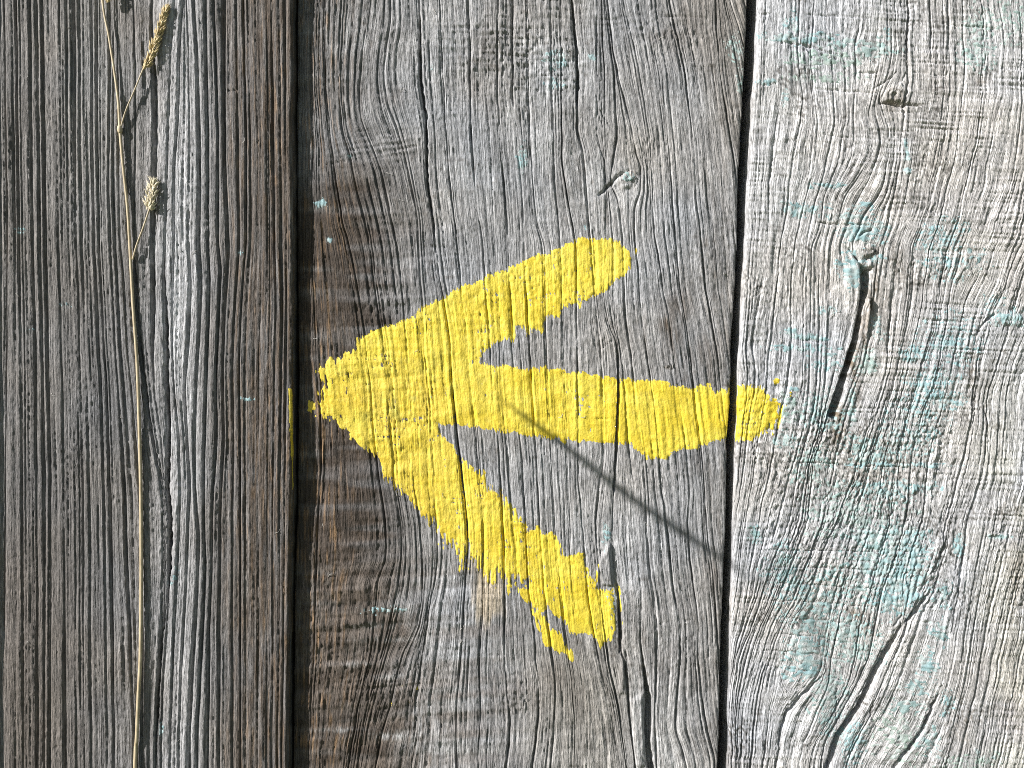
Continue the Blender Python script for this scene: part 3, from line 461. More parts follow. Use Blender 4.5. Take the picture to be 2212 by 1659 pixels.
    for pts, w, dp in CRACKS.get(key, []):
        xs = [p[0] for p in pts]; ys = [p[1] for p in pts]
        rsel = np.where((y > min(ys) - 30) & (y < max(ys) + 30))[0]
        if not len(rsel): continue
        r = slice(rsel[0], rsel[-1] + 1); m = (x[r] > min(xs) - 30) & (x[r] < max(xs) + 30)
        xx = x[r][m] + 2.2 * noise(x[r][m] / 12, Y[r][m] / 12, 40); y_ = Y[r][m] + 2.2 * noise(x[r][m] / 12, Y[r][m] / 12, 41)
        d, t = seg_dist(xx, y_, pts)
        tp = np.minimum(1, np.minimum(t, 1 - t) * 6 + .15)
        h[r][m] -= dp * tp / (1 + (d / (w * (.5 + .5 * tp))) ** 4)
    for dic, sgn in ((CARVE, -1), (RAISE, 1)):
        for pts, dp in dic.get(key, []):
            xs = [p[0] for p in pts]; ys = [p[1] for p in pts]
            rsel = np.where((y > min(ys) - 20) & (y < max(ys) + 20))[0]
            r = slice(rsel[0], rsel[-1] + 1); m = (x[r] > min(xs) - 20) & (x[r] < max(xs) + 20)
            sd = poly_sd(x[r][m] + 1.5 * noise(x[r][m] / 9, Y[r][m] / 14, 43), Y[r][m], pts)
            if sgn < 0: h[r][m] -= dp * smooth(sd, -.8, min(6.0, dp * .28))
            else: h[r][m] += dp * smooth(sd, -.6, 9.0)
    for kx, ky, ra, rb, an in P_['knots']:
        ca, sa = math.cos(an), math.sin(an); dx = x - kx; dy = Y - ky
        q = np.sqrt(((dx * ca + dy * sa) / ra) ** 2 + ((-dx * sa + dy * ca) / rb) ** 2) + .06 * noise(x / 9, Y / 9, 60)
        inside = 1 - smooth(q, .85, 1.15)
        h = h + inside * (1.5 * np.sin(q * 17 + 1.2 * noise(x / 12, Y / 12, 61)) - 1.5 * noise(x / 4, Y / 4, 62)) - 3.5 * np.exp(-((q - 1.05) / .12) ** 2) * (.4 + .6 * np.clip(noise(x / 14, Y / 14, 63) + .4, 0, 1)) - 4 * np.exp(-(q / .25) ** 2)
    # albedo
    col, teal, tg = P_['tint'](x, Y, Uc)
    wash = np.clip(teal, 0, 1) * np.clip(.45 + .5 * noise(Uc / 3, Y / 6, 305), 0, 1)
    col = mixc(col, (.36, .45, .46), wash * .5)
    for kx, ky, ra, rb, an in P_['knots']:
        ca, sa = math.cos(an), math.sin(an); dx = x - kx; dy = Y - ky
        q = np.sqrt(((dx * ca + dy * sa) / ra) ** 2 + ((-dx * sa + dy * ca) / rb) ** 2)
        col = mixc(col, (.20, .17, .14), .6 * (1 - smooth(q, .8, 1.25)) * np.clip(.7 + .5 * np.sin(q * 17 + 1) + .5 * noise(x / 5, Y / 5, 64), 0, 1))
    # edges: rounded arris, then the side of the plank
    ol = le[:, None] - x; orr = x - re_[:, None]
    ed = np.minimum(x - le[:, None], re_[:, None] - x)
    h -= P_['arris'] * np.exp(-np.clip(ed, 0, None) / 3.5)
    over = np.maximum(ol, orr)
    side = np.clip(over, 0, None)
    flat_h = h * np.clip(1 - side / 12, 0, 1)
    z = base + flat_h - np.minimum(side * 2.2, 115)
    xv = np.where(ol > 0, le[:, None] - .01 * np.minimum(side, 60), np.where(orr > 0, re_[:, None] + .01 * np.minimum(side, 60), x))
    f = 1 - base / DPX
    wx = (xv - 1250) * f * K; wz = Z0 + (937.5 - Y) * f * K; wy = -z * K
    keep = ((over < 75).any(axis=0))
    c0 = np.where(keep)[0]; cs = slice(c0[0], c0[-1] + 1)
    def cut(a): return np.ascontiguousarray(a[:, cs])
    wx, wz, wy, Uc_, Y_, xc = map(cut, (wx, wz, wy, Uc, Y, x)); over_ = cut(over); h_ = cut(flat_h)
    col = np.ascontiguousarray(col[:, cs]); teal = cut(teal); tg = cut(tg)
    nr, nc = wx.shape
    co = np.stack([wx, wy, wz], -1).reshape(-1, 3)
    idx = np.arange(nr * nc).reshape(nr, nc)
    quads = np.stack([idx[:-1, :-1], idx[1:, :-1], idx[1:, 1:], idx[:-1, 1:]], -1).reshape(-1, 4)
    # back and sides down to full thickness
    back_y = -(base - 125) * K
    lb = co[idx[:, 0]].copy(); lb[:, 1] = back_y; rb = co[idx[:, -1]].copy(); rb[:, 1] = back_y
    n0 = nr * nc; li = n0 + np.arange(nr); ri = n0 + nr + np.arange(nr)
    qs = np.concatenate([np.stack([li[:-1], li[1:], idx[1:, 0], idx[:-1, 0]], -1), np.stack([idx[:-1, -1], idx[1:, -1], ri[1:], ri[:-1]], -1),
                         np.stack([ri[:-1], ri[1:], li[1:], li[:-1]], -1)])
    co2 = np.concatenate([co, lb, rb]); quads2 = np.concatenate([quads, qs])
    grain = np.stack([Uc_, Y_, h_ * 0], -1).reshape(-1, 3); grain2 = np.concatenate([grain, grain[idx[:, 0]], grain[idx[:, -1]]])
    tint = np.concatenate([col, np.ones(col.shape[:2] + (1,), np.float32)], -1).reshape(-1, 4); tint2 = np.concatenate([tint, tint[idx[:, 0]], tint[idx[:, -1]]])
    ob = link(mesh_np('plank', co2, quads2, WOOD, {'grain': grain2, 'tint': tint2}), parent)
    info = dict(x=xc, Y=Y_, U=Uc_, h=h_, base=base, z=-wy / K, co=co.reshape(nr, nc, 3), over=over_, teal=teal, tg=tg, obj=ob, near=cut(near), seed=seed, y=y)
    return info

def film(name, info, t, colr, mat, parent, store=None):
    """a coat of paint: lies on the wood where t > 0 (thickness in grid units), dives under it elsewhere"""
    nr, nc = t.shape
    on = t > 0
    cell = on[:-1, :-1] | on[1:, :-1] | on[1:, 1:] | on[:-1, 1:]
    cell &= (info['over'][:-1, :-1] < 8)
    if not cell.any(): return None
    idx = np.arange(nr * nc).reshape(nr, nc)
    q = np.stack([idx[:-1, :-1][cell], idx[1:, :-1][cell], idx[1:, 1:][cell], idx[:-1, 1:][cell]], -1)
    u, inv = np.unique(q, return_inverse=True); q = inv.reshape(-1, 4)
    co = info['co'].reshape(-1, 3)[u].copy()
    tt = np.clip(t.reshape(-1)[u], -1.0, 4)
    co[:, 1] -= tt * K
    side = info['over'].reshape(-1)[u] > 0.5
    co[side, 0] -= np.sign(info['x'].reshape(-1)[u][side] - 1000) * 0 * K
    grain = np.stack([info['U'].reshape(-1)[u], info['Y'].reshape(-1)[u], np.zeros(len(u))], -1)
    c4 = np.concatenate([colr.reshape(-1, 3)[u], np.ones((len(u), 1))], -1)
    if store is not None:
        store.append((co, q, grain, c4)); return None
    return link(mesh_np(name, co, q, mat, {'grain': grain, 'tint': c4}), parent)

# ------------------------------------------------------------------ tints (albedo of the wood and its stains)
def ell(x, Y, L, seed):
    wx = 10 * noise(x / 30, Y / 30, seed); wy = 8 * noise(x / 30, Y / 30, seed + 1)
    out = np.zeros_like(x)
    gr = np.zeros_like(x)
    for e in L:
        cx, cy, rx, ry, s = e[:5]
        m = (np.abs(Y[:, 0] - cy) < ry * 2.2 + 16); rsel = np.where(m)[0]
        if not len(rsel): continue
        r = slice(rsel[0], rsel[-1] + 1)
        k = min(1, min(rx, ry) / 14)
        q = ((x[r] - cx + wx[r] * k) / rx) ** 2 + ((Y[r] - cy + wy[r] * k) / ry) ** 2
        v = s * np.exp(-q * .9)
        if len(e) > 5: gr[r] = np.where(v > out[r], e[5], gr[r])
        out[r] = np.maximum(out[r], v)
    return out, gr
GREY = np.array([0.30, 0.285, 0.265], np.float32)
def base_tint(x, Y, U, c0, seed):
    c = np.ones(x.shape + (3,), np.float32) * np.array(c0, np.float32)
    v = 1 + .16 * fbm(U / 25, Y / 260, 3, seed) + .13 * fbm(x / 90, Y / 120, 3, seed + 4) + .12 * noise(U / 6, Y / 90, seed + 6)
    c *= v[..., None]
    b = fbm(x / 160, Y / 160, 2, seed + 8)[..., None]
    return c * (1 + b * np.array([.05, 0, -.07], np.float32))
def tint_left(x, Y, U):
    c = base_tint(x, Y, U, (.19, .18, .176), 50)
    pale = np.exp(-((x - 440 - 12 * noise(Y / 90, Y * 0, 3)) / 62) ** 2) * (.75 + .25 * noise(x / 60, Y / 80, 4)) * (1 - .35 * smooth(Y, 950, 1300))
    pale = np.maximum(pale, np.exp(-((x - 430) / 22) ** 2 - ((Y - 770) / 210) ** 2) * 1.3)
    c = mixc(c, (.55, .55, .57), np.clip(pale * .85, 0, .92))
    c = mixc(c, (.34, .335, .33), .55 * np.exp(-((x - 240) / 70) ** 2) * (1 - smooth(Y, 300, 800)))
    br = smooth(x, 470, 640) * (.62 + .45 * noise(U / 4, Y / 70, 5))
    c = mixc(c, (.105, .080, .062), np.clip(br * 1.1, 0, 1))
    c = mixc(c, (.11, .088, .072), .55 * smooth(Y, 900, 1500) * (1 - smooth(x, 40, 330)))
    oc = np.clip(noise(U / 3, Y / 45, 9) * 1.4 - .55, 0, 1) * smooth(x, 480, 640)
    c = mixc(c, (.36, .22, .11), oc * .5)
    b, _ = ell(x, Y, BROWN_L, 60); c = mixc(c, (.11, .085, .065), b * (.6 + .4 * noise(U / 4, Y / 30, 6)))
    t, g = ell(x, Y, TEAL_L, 61); t = t * .72
    return c, t, g
def tint_mid(x, Y, U):
    c = base_tint(x, Y, U, (.35, .345, .35), 150)
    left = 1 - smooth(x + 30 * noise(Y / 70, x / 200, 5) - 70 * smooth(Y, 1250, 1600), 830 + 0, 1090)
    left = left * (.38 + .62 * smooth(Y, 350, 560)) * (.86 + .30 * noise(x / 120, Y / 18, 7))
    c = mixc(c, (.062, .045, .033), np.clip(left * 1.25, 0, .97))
    band = smooth(Y, 1230, 1480) * (1 - smooth(x, 1050, 1420)) * np.clip(.55 + .7 * noise(x / 220, (Y + .08 * x) / 16, 8), 0, 1)
    c = mixc(c, (.15, .12, .098), band * .75)
    gr_ = np.clip(fbm(x / 130, Y / 170, 3, 190) * 1.9 + .05, 0, 1)
    c = mixc(c, (.17, .158, .15), gr_ * .55 * np.clip(.75 + .8 * noise(U / 3, Y / 30, 191), 0, 1))
    hi = np.clip(fbm(x / 150, Y / 200, 2, 192) * 1.8 - .1, 0, 1) * smooth(x, 900, 1050)
    c = mixc(c, (.52, .52, .53), hi * .6 * np.clip(.7 + .8 * noise(U / 3, Y / 40, 193), 0, 1))
    # ochre edges of raised fibres on the sheltered side
    oc = np.clip(noise(U / 3, Y / 50, 12) * 1.5 - .5, 0, 1) * (1 - smooth(x, 800, 900))
    c = mixc(c, (.42, .25, .12), oc * .6)
    c = mixc(c, (.20, .17, .14), .55 * smooth(x, 1640, 1790) * (.6 + .4 * noise(U / 5, Y / 80, 13)))
    c = mixc(c, (.24, .215, .19), .45 * smooth(x, 1450, 1700) * (1 - smooth(Y, 0, 330)))
    c = mixc(c, (.27, .24, .20), .5 * smooth(Y, 1450, 1700) * smooth(x, 1200, 1400) * (1 - smooth(x, 1480, 1600)))
    tan = poly_sd(x, Y, C((1235, 250), (1480, 330), (1490, 560), (1470, 640), (1330, 720), (1235, 640)))
    c = mixc(c, (.56, .46, .33), .8 * smooth(tan + 16 * noise(U / 5, Y / 60, 14) + 10 * noise(x / 40, Y / 30, 19), -10, 34))
    b, _ = ell(x, Y, BROWN_M, 160); c = mixc(c, (.105, .082, .064), np.clip(b, 0, 1) * np.clip(.75 + .6 * noise(U / 4, Y / 45, 15), 0, 1))
    p, _ = ell(x, Y, PALE_M, 162); c = mixc(c, (.60, .60, .60), np.clip(p * .75, 0, 1) * np.clip(.45 + 1.1 * noise(U / 2.6, Y / 16, 16) + .4 * noise(x / 40, Y / 4, 20), 0, 1))
    sp = np.clip(noise(x / 9, Y / 11, 17) * 2 - .9, 0, 1) * np.clip(noise(x / 140, Y / 90, 18) + .25, 0, 1)
    c = mixc(c, (.13, .115, .10), sp * .8)
    t, g = ell(x, Y, TEAL_M, 161)
    return c, t, g
def tint_right(x, Y, U):
    c = base_tint(x, Y, U, (.53, .52, .53), 250)
    c = mixc(c, (.60, .57, .51), .25 * np.clip(.3 + fbm(x / 120, Y / 90, 2, 251), 0, 1))
    # grime kept in rough patches
    gz = np.clip(fbm(x / 110, Y / 70, 3, 252) * 1.8 - .1 + .35 * smooth(Y, 900, 1100) * (1 - smooth(Y, 1330, 1500)) * smooth(x, 1850, 1950) * (1 - smooth(x, 2150, 2300)), 0, 1)
    sp = np.clip(noise(x / 4.5, Y / 5, 253) * 1.6 + .1, 0, 1)
    c = mixc(c, (.13, .12, .108), np.clip(gz + .18, 0, 1) * sp * .9)
    c = mixc(c, (.62, .60, .54), .6 * smooth(Y, 600, 1250) * smooth(x, 2330, 2440) * np.clip(.7 + noise(x / 60, Y / 60, 254), 0, 1))
    b, _ = ell(x, Y, BROWN_R, 260); c = mixc(c, (.17, .125, .075), np.clip(b, 0, 1) * np.clip(.75 + .6 * noise(x / 6, Y / 7, 255), 0, 1))
    t, g = ell(x, Y, TEAL_R, 261)
    return c, t, g

def macro_left(x, Y):
    m = -6 * ((x - 400) / 400) ** 2
    m = m + 5 * np.exp(-((x - 470) / 70) ** 2)
    return m + 2.5 * fbm(x / 200, Y / 200, 2, 70)
def macro_mid(x, Y):
    m = 3 * fbm(x / 240, Y / 260, 2, 170)
    m = m - 6 * np.exp(-((x - 727) / 22) ** 2) + 15 * np.exp(-((np.clip(x, 740, None) - 740) / 190) ** 2) - 6 * np.exp(-((Y - 1180) / 160) ** 2) * np.exp(-((x - 760) / 50) ** 2)
    und = smooth(x, 765, 840) * np.clip(.5 + 1.2 * fbm(x / 120, Y / 90, 2, 175), 0, 1.3) * np.clip(.25 + smooth(Y, 420, 560), 0, 1) * (1 - smooth(x, 880, 1180)) + .9 * smooth(Y, 1330, 1480) * (1 - smooth(x, 1150, 1450)) + .25
    und = und * (.7 + .5 * noise(x / 5.5, Y / 40, 176))
    m = m + und * 2.3 * (noise(x / 240, (Y + .10 * x) / 21, 171) + .45 * noise(x / 150, (Y + .06 * x) / 9, 172))
    m = m + 1.6 * noise(x / 60, Y / 40, 173)
    ch = np.exp(-((x - 1270) / 190) ** 2 - ((Y - 110) / 130) ** 2) + .5 * np.clip(fbm(x / 130, Y / 90, 2, 177), 0, 1)
    m = m + ch * (1.9 * noise(x / 70, Y / 4.6, 178) + 1.2 * noise(x / 9, Y / 5, 179))
    # old tool cross marks near the top left
    s = ((Y - 372) + .16 * (x - 860)) / 7
    m = m + .9 * np.sin(s * 3.1) * np.exp(-(s / 4.5) ** 2) * smooth(x, 800, 870) * (1 - smooth(x, 1000, 1050))
    return m
def macro_right(x, Y):
    m = 4 * fbm(x / 260, Y / 260, 2, 270)
    sawm = np.clip(.35 + .9 * fbm(x / 170, Y / 130, 2, 271) + .3 * smooth(x, 2080, 2180), .05, 1.2)
    yy = Y - .05 * x
    m = m + sawm * (2.1 * noise(x / 90, yy / 5.2, 272) + 1.2 * noise(x / 130, yy / 12, 273) + .9 * noise(x / 60, yy / 3.4, 275))
    m = m + 2.0 * noise(x / 60, Y / 45, 274)
    m = m + 6 * np.exp(-((x - (2215 - .45 * (Y - 1500))) / 34) ** 2) * smooth(Y, 1500, 1620)
    m = m + 5 * np.exp(-((x - 2070) / 40) ** 2 - ((Y - 680) / 110) ** 2)
    return m
r_left = lambda x, Y: .35 + .5 * np.clip(noise(x / 50, Y / 120, 80), 0, 1) + .5 * np.exp(-((x - 410) / 50) ** 2)
def r_mid(x, Y):
    r = .35 + .9 * np.clip(fbm(x / 110, Y / 90, 2, 180), 0, 1)
    r = r + 1.3 * np.exp(-((x - 1260) / 110) ** 2 - ((Y - 130) / 110) ** 2) + .9 * np.exp(-((x - 1380) / 50) ** 2 - ((Y - 190) / 60) ** 2)
    r = r + 1.2 * np.exp(-((x - 1270) / 55) ** 2 - ((Y - 1690) / 50) ** 2) + .8 * np.exp(-((x - 1440) / 40) ** 2 - ((Y - 1340) / 50) ** 2) + .8 * np.exp(-((x - 1660) / 60) ** 2 - ((Y - 1600) / 40) ** 2)
    r = r + .9 * np.exp(-((x - 1660) / 90) ** 2 - ((Y - 90) / 60) ** 2) + .8 * np.exp(-((x - 1470) / 45) ** 2 - ((Y - 1450) / 60) ** 2)
    return r
def r_right(x, Y):
    r = .45 + 1.3 * np.clip(fbm(x / 90, Y / 70, 2, 280), 0, 1)
    r = r + .9 * smooth(Y, 900, 1050) * (1 - smooth(Y, 1400, 1550)) * smooth(x, 1820, 1900) * (1 - smooth(x, 2250, 2400)) + .5 * np.exp(-((x - 2050) / 110) ** 2 - ((Y - 150) / 60) ** 2)
    return r

# ------------------------------------------------------------------ the fence
fence = empty('plank_fence', (0, 0, 0), 'weathered grey upright plank fence with a yellow arrow painted across it', 'fence')
PL = dict(knots=[], gj=.10, gs=1.0, fl=4.0, seed=1, hair=16, hw=.9, hd=2.0, gm=.85, gl=420, dense=True, wig=.5, ring=16, gw=2.5, gd=4.6, round=1.8, fib=.9, rough=r_left, macro=macro_left, tint=tint_left, le_n=3, re_n=4.5, arris=3)
PM = dict(knots=[(1534, 431, 24, 13, -.6), (1633, 896, 12, 6, 0)], gj=.40, gs=.9, fl=1.6, seed=2, hair=8, hw=.85, hd=2.4, gm=.62, gl=150, dense=True, wig=1.2, ring=15, gw=1.1, gd=4.2, round=.8, fib=.85, rough=r_mid, macro=macro_mid, tint=tint_mid, le_n=2, re_n=2.5, arris=5)
PR = dict(knots=[(2182, 236, 25, 22, .2), (2126, 612, 22, 17, -.4)], gj=.42, gs=.72, fl=1.4, seed=3, hair=8, hw=.85, hd=2.4, gm=.66, gl=150, dense=True, wig=1.9, ring=19, gw=1.1, gd=3.8, round=.5, fib=.85, rough=r_right, macro=macro_right, tint=tint_right, le_n=3.5, re_n=3, arris=6)
COL, ROW = 1.9, 3.3
left = build_plank('L', GL, [(-3, 0), (-2, 700), (3, 1000), (3, 1875)], [(712, -50), (712, 300), (714, 600), (712, 900), (710, 1200), (704, 1500), (700, 1875)], 44, COL, ROW, PL, fence)
mid = build_plank('M', GM, [(727, 0), (727, 600), (731, 900), (727, 1200), (721, 1500), (718, 1875)],
                  D((1452, 0), (1445, 200), (1425, 560), (1405, 900), (1385, 1400)) + E((1380, 0), (1368, 300), (1345, 600), (1335, 900), (1315, 1300), (1308, 1640)) + F((1580, 0), (1565, 400), (1552, 700), (1548, 1100), (1530, 1500), (1522, 1659)), 0, COL, ROW, PM, fence)
right = build_plank('R', GR, [(a + 4, b) for a, b in S((415, 0), (405, 200), (397, 400), (385, 550), (375, 700), (355, 1000), (340, 1300), (325, 1640)) + T((305, 300), (285, 700), (278, 1000), (260, 1400), (250, 1640)) + U((245, 0), (232, 500), (220, 1000), (210, 1659))],
                    [(2680, 0), (2672, 1875)], 8, COL + .1, 2.7, PR, fence)

left['obj']['label'] = 'dark grey plank ribbed with deep straight grooves'
mid['obj']['label'] = 'wide grey plank carrying most of the yellow arrow, brown along its left side'
right['obj']['label'] = 'pale plank with blue paint remains and long splits'

def yellow_t(info, polys, main=None):
    x, Y, U = info['x'], info['Y'], info['U']
    t = np.full(x.shape, -9, np.float32)
    sel = np.where((info['y'] > 560) & (info['y'] < 1750))[0]; r = slice(sel[0], sel[-1] + 1)
    xr, Yr, Ur = x[r], Y[r], U[r]
    if main is not None:
        sd = poly_sd(xr, Yr, main)
        feather = .25 + smooth(Yr, 1060, 1200) * (1 - smooth(xr, 1240, 1330)) + .45 * np.exp(-((xr - 780) / 70) ** 2) + .7 * np.exp(-((xr - 1290) / 130) ** 2 - ((Yr - 800) / 60) ** 2) + .8 * np.exp(-((xr - 1890) / 40) ** 2) + .6 * np.exp(-((xr - 1730) / 40) ** 2 - ((Yr - 940) / 30) ** 2)
        relief = 0 * xr + np.clip(info['h'][r] - (info['h'][r].mean()), -6, 4)
        rag = 5 * noise(Ur / 3.2, Yr / 26, 90) + 4 * noise(xr / 7, Yr / 7, 91) + 5 * noise(xr / 22, Yr / 22, 92) + feather * (17 * noise(Ur / 2.3, Yr / 38, 103) + 9 * noise(xr / 4, Yr / 6, 104) - 2 + .3 * relief)
        # the left tip and the lower side are dry-brushed
        dry = np.exp(-((xr - 790) / 70) ** 2) + .8 * smooth(Yr, 1250, 1400) * (1 - smooth(xr, 1300, 1420)) + .7 * np.exp(-((xr - 1890) / 30) ** 2)
        v = sd + rag * (.65 + .8 * dry)
        wear = np.clip(noise(Ur / 2.0, Yr / 9, 93) * .95 + noise(xr / 30, Yr / 4, 94) * .55 + .6 * noise(xr / 80, Yr / 50, 95) - .92, 0, 1)
        tt = np.clip(v * .10, -1, 1.0) - 4.5 * wear - 1.1 * dry * np.clip(noise(Ur / 2.6, Yr / 24, 96) - .1, 0, 1)
        tt = tt + (.30 + .55 * noise(xr / 7, Yr / 9, 97) + .3 * noise(xr / 3, Yr / 4, 98)).clip(-.5, 2) * (1 + 1.0 * np.exp(-((xr - 1350) / 120) ** 2 - ((Yr - 680) / 90) ** 2)) * (tt > .12)
        t[r] = tt
    for pts, rg in polys:
        sd = poly_sd(xr, Yr, pts)
        v = sd + rg * (noise(Ur / 3.2, Yr / 22, 99) * 1.1 + .6 * noise(xr / 6, Yr / 6, 100)) - rg * .25
        t[r] = np.maximum(t[r], np.clip(v * .25, -1, .9))
    # paint does not bridge the cracks
    deep = np.clip(-(info['h'] - 0) - 7, 0, None)
    t = np.where(deep > 0, t - deep * .35, t)
    hp = np.pad(info['h'], ((0, 0), (3, 3)), mode='edge'); hs = sum(hp[:, k:k + x.shape[1]] for k in range(7)) / 7
    t = np.where(t > .1, t + np.clip(hs - info['h'], -1.2, 2.6) * .62, t)
    c = np.ones(x.shape + (3,), np.float32) * np.array((.71, .54, .04), np.float32)
    og = .5 + .5 * fbm(x / 60, Y / 60, 2, 101)
    lm = np.clip(.5 + 1.4 * fbm(x / 70, Y / 45, 3, 110), 0, 1)
    c = mixc(c, (.76, .65, .10), lm * .5)
    c = mixc(c, (.50, .42, .10), .36 * np.clip(noise(U / 2.6, Y / 16, 111) * 1.4 + .5 * noise(x / 50, Y / 4.5, 112) - .35, 0, 1))
    c = mixc(c, (.70, .46, .07), .55 * np.clip(og * np.exp(-((x - 985) / 230) ** 2) * smooth(Y, 820, 1000), 0, 1))
    c = mixc(c, (.42, .40, .08), np.clip(noise(x / 16, Y / 22, 102) * 1.5 - .55, 0, 1) * .6 * np.exp(-((x - 1010) / 160) ** 2 - ((Y - 960) / 90) ** 2) * 1.5)
    return t, c
ys = []
for inf, polys, main in ((mid, YEL_EXTRA, ARROW), (right, YEL_EXTRA[2:7], ARROW), (left, YEL_LEFT, None)):
    t, c = yellow_t(inf, polys, main); film('painted_arrow', inf, t, c, YELLOW, fence, ys)
off = 0; qs = []
for co, q, g, c in ys: qs.append(q + off); off += len(co)
arrow = link(mesh_np('painted_arrow', np.concatenate([a[0] for a in ys]), np.concatenate(qs), YELLOW,
                     {'grain': np.concatenate([a[2] for a in ys]), 'tint': np.concatenate([a[3] for a in ys])}), fence)
arrow['label'] = 'bright yellow hand painted arrow pointing left'

for inf, lab in ((left, None), (mid, None), (right, None)):
    x, Y, U = inf['x'], inf['Y'], inf['U']; s = inf['teal']
    pore = 1.3 * noise(U / 2.6, Y / 4.6, 301) + .6 * noise(x / 9, Y / 4, 302) + .6 * noise(x / 30, (Y - .05 * x) / 4, 303)
    t = np.where(s > .12, np.clip((s - .60) * 1.9 + pore * 1.25, -1, 1.3), -1)
    c = mixc(np.ones(x.shape + (3,), np.float32) * np.array((.27, .40, .42), np.float32), (.30, .37, .33), np.clip(inf['tg'] * 1.2, 0, 1))
    c = mixc(c, (.46, .50, .49), np.clip(.25 + .8 * noise(x / 12, Y / 9, 304), 0, .8))
    f = film('blue_paint_residue', inf, t, c, TEAL, inf['obj'])
    if f: f['kind'] = 'stuff'

# planks to either side, out of the picture
def plain(x, Y, U): return base_tint(x, Y, U, (.36, .345, .33), 400), np.zeros_like(x), np.zeros_like(x)
for sd_, xa, xb in ((11, -760, -42), (12, 2706, 3500)):
    gg = [G([(xa - 60, 0), (xa - 60, 1875)])] + [G([(xa + (xb - xa) * k / 9., 0), (xa + (xb - xa) * k / 9. + 8, 1875)], 3, 7) for k in range(10)] + [G([(xb + 60, 0), (xb + 60, 1875)])]
    pp = dict(PL, seed=sd_, dense=False, macro=lambda x, Y: 3 * fbm(x / 200, Y / 200, 2, 71), tint=plain)
    build_plank('X', gg, [(xa, 0), (xa, 1875)], [(xb, 0), (xb, 1875)], 20, 7.0, 16.0, pp, fence)

# battens behind the gaps, nailed across the backs of the planks
def box(name, x0, x1, y0, y1, z0, z1, mat, parent):
    co = np.array([(x, y, z) for z in (z0, z1) for y in (y0, y1) for x in (x0, x1)], np.float32)
    q = np.array([(0, 2, 3, 1), (4, 5, 7, 6), (0, 1, 5, 4), (2, 6, 7, 3), (0, 4, 6, 2), (1, 3, 7, 5)])
    g = np.stack([co[:, 0] / K, -co[:, 2] / K, co[:, 1] * 0], -1); c = np.tile(np.array([.16, .14, .12, 1.]), (8, 1))
    o = mesh_np(name, co, q, mat, {'grain': g, 'tint': c}); o.data.polygons.foreach_set('use_smooth', np.zeros(6, bool)); return link(o, parent)
for xc in (719, 1812):
    box('batten', (xc - 170 - 1250) * K, (xc + 170 - 1250) * K, 0.0236, 0.045, 0.06, 2.0, WOOD, fence)

# ------------------------------------------------------------------ ground
def ground_mat():
    m, N, L, bs = new_mat('meadow'); tc = N.new('ShaderNodeTexCoord')
    a = nnoise(N, L, tc.outputs['Object'], (6, 6, 6), 6, .7)
    cr = N.new('ShaderNodeValToRGB'); cr.color_ramp.elements[0].color = (.03, .05, .015, 1); cr.color_ramp.elements[1].color = (.17, .18, .06, 1)
    cr.color_ramp.elements[0].position = .3; cr.color_ramp.elements[1].position = .7
    L.new(a, cr.inputs[0]); L.new(cr.outputs[0], bs.inputs['Base Color']); bs.inputs['Roughness'].default_value = .9
    return m
me = bpy.data.meshes.new('ground'); s = 200
me.from_pydata([(-s, -s, 0), (s, -s, 0), (s, s, 0), (-s, s, 0)], [], [(0, 1, 2, 3)]); me.materials.append(ground_mat())
gr = link(bpy.data.objects.new('ground', me)); gr['kind'] = 'structure'

# ------------------------------------------------------------------ dry grass
def straw_mat(name, c1, c2):
    m, N, L, bs = new_mat(name); tc = N.new('ShaderNodeTexCoord')
    a = nnoise(N, L, tc.outputs['Object'], (900, 900, 260), 3, .6)
    cr = N.new('ShaderNodeValToRGB'); cr.color_ramp.elements[0].color = c1 + (1,); cr.color_ramp.elements[1].color = c2 + (1,)
    cr.color_ramp.elements[0].position = .3; cr.color_ramp.elements[1].position = .7
    L.new(a, cr.inputs[0]); L.new(cr.outputs[0], bs.inputs['Base Color']); bs.inputs['Roughness'].default_value = .55
    return m
STRAW = straw_mat('dry_straw', (.36, .28, .17), (.60, .50, .34))
HUSK = straw_mat('dry_husk', (.42, .31, .14), (.70, .56, .30))
PALEHUSK = straw_mat('pale_husk', (.50, .42, .27), (.80, .73, .55))
def wp(px, py, d):                       # grid point d units in front of the middle plank
    f = 1 - d / DPX
    return np.array([(px - 1250) * f * K, -d * K, Z0 + (937.5 - py) * f * K])
def tube(V, Fc, pts, rad, n=8):
    pts = np.array(pts); rad = np.array(rad, float); m = len(pts); b = len(V)
    for i in range(m):
        t = pts[min(i + 1, m - 1)] - pts[max(i - 1, 0)]; t /= np.linalg.norm(t) + 1e-12
        a = np.cross(t, [0, 1, 0.01]); a /= np.linalg.norm(a) + 1e-12; c = np.cross(t, a)
        for k in range(n):
            th = 2 * math.pi * k / n; V.append(tuple(pts[i] + rad[i] * (a * math.cos(th) + c * math.sin(th))))
    for i in range(m - 1):
        for k in range(n):
            Fc.append((b + i * n + k, b + i * n + (k + 1) % n, b + (i + 1) * n + (k + 1) % n, b + (i + 1) * n + k))
    Fc.append(tuple(b + k for k in range(n))[::-1]); Fc.append(tuple(b + (m - 1) * n + k for k in range(n)))
def resample(ctrl, n):                   # Catmull-Rom through the control points
    c = np.array(ctrl, float); c = np.vstack([2 * c[0] - c[1], c, 2 * c[-1] - c[-2]]); out = []
    segs = len(c) - 3
    for k in range(n):
        u = k / (n - 1) * segs; i = min(int(u), segs - 1); t = u - i; p0, p1, p2, p3 = c[i:i + 4]
        out.append(.5 * (2 * p1 + (p2 - p0) * t + (2 * p0 - 5 * p1 + 4 * p2 - p3) * t * t + (3 * p1 - p0 - 3 * p2 + p3) * t ** 3))
    return np.array(out)
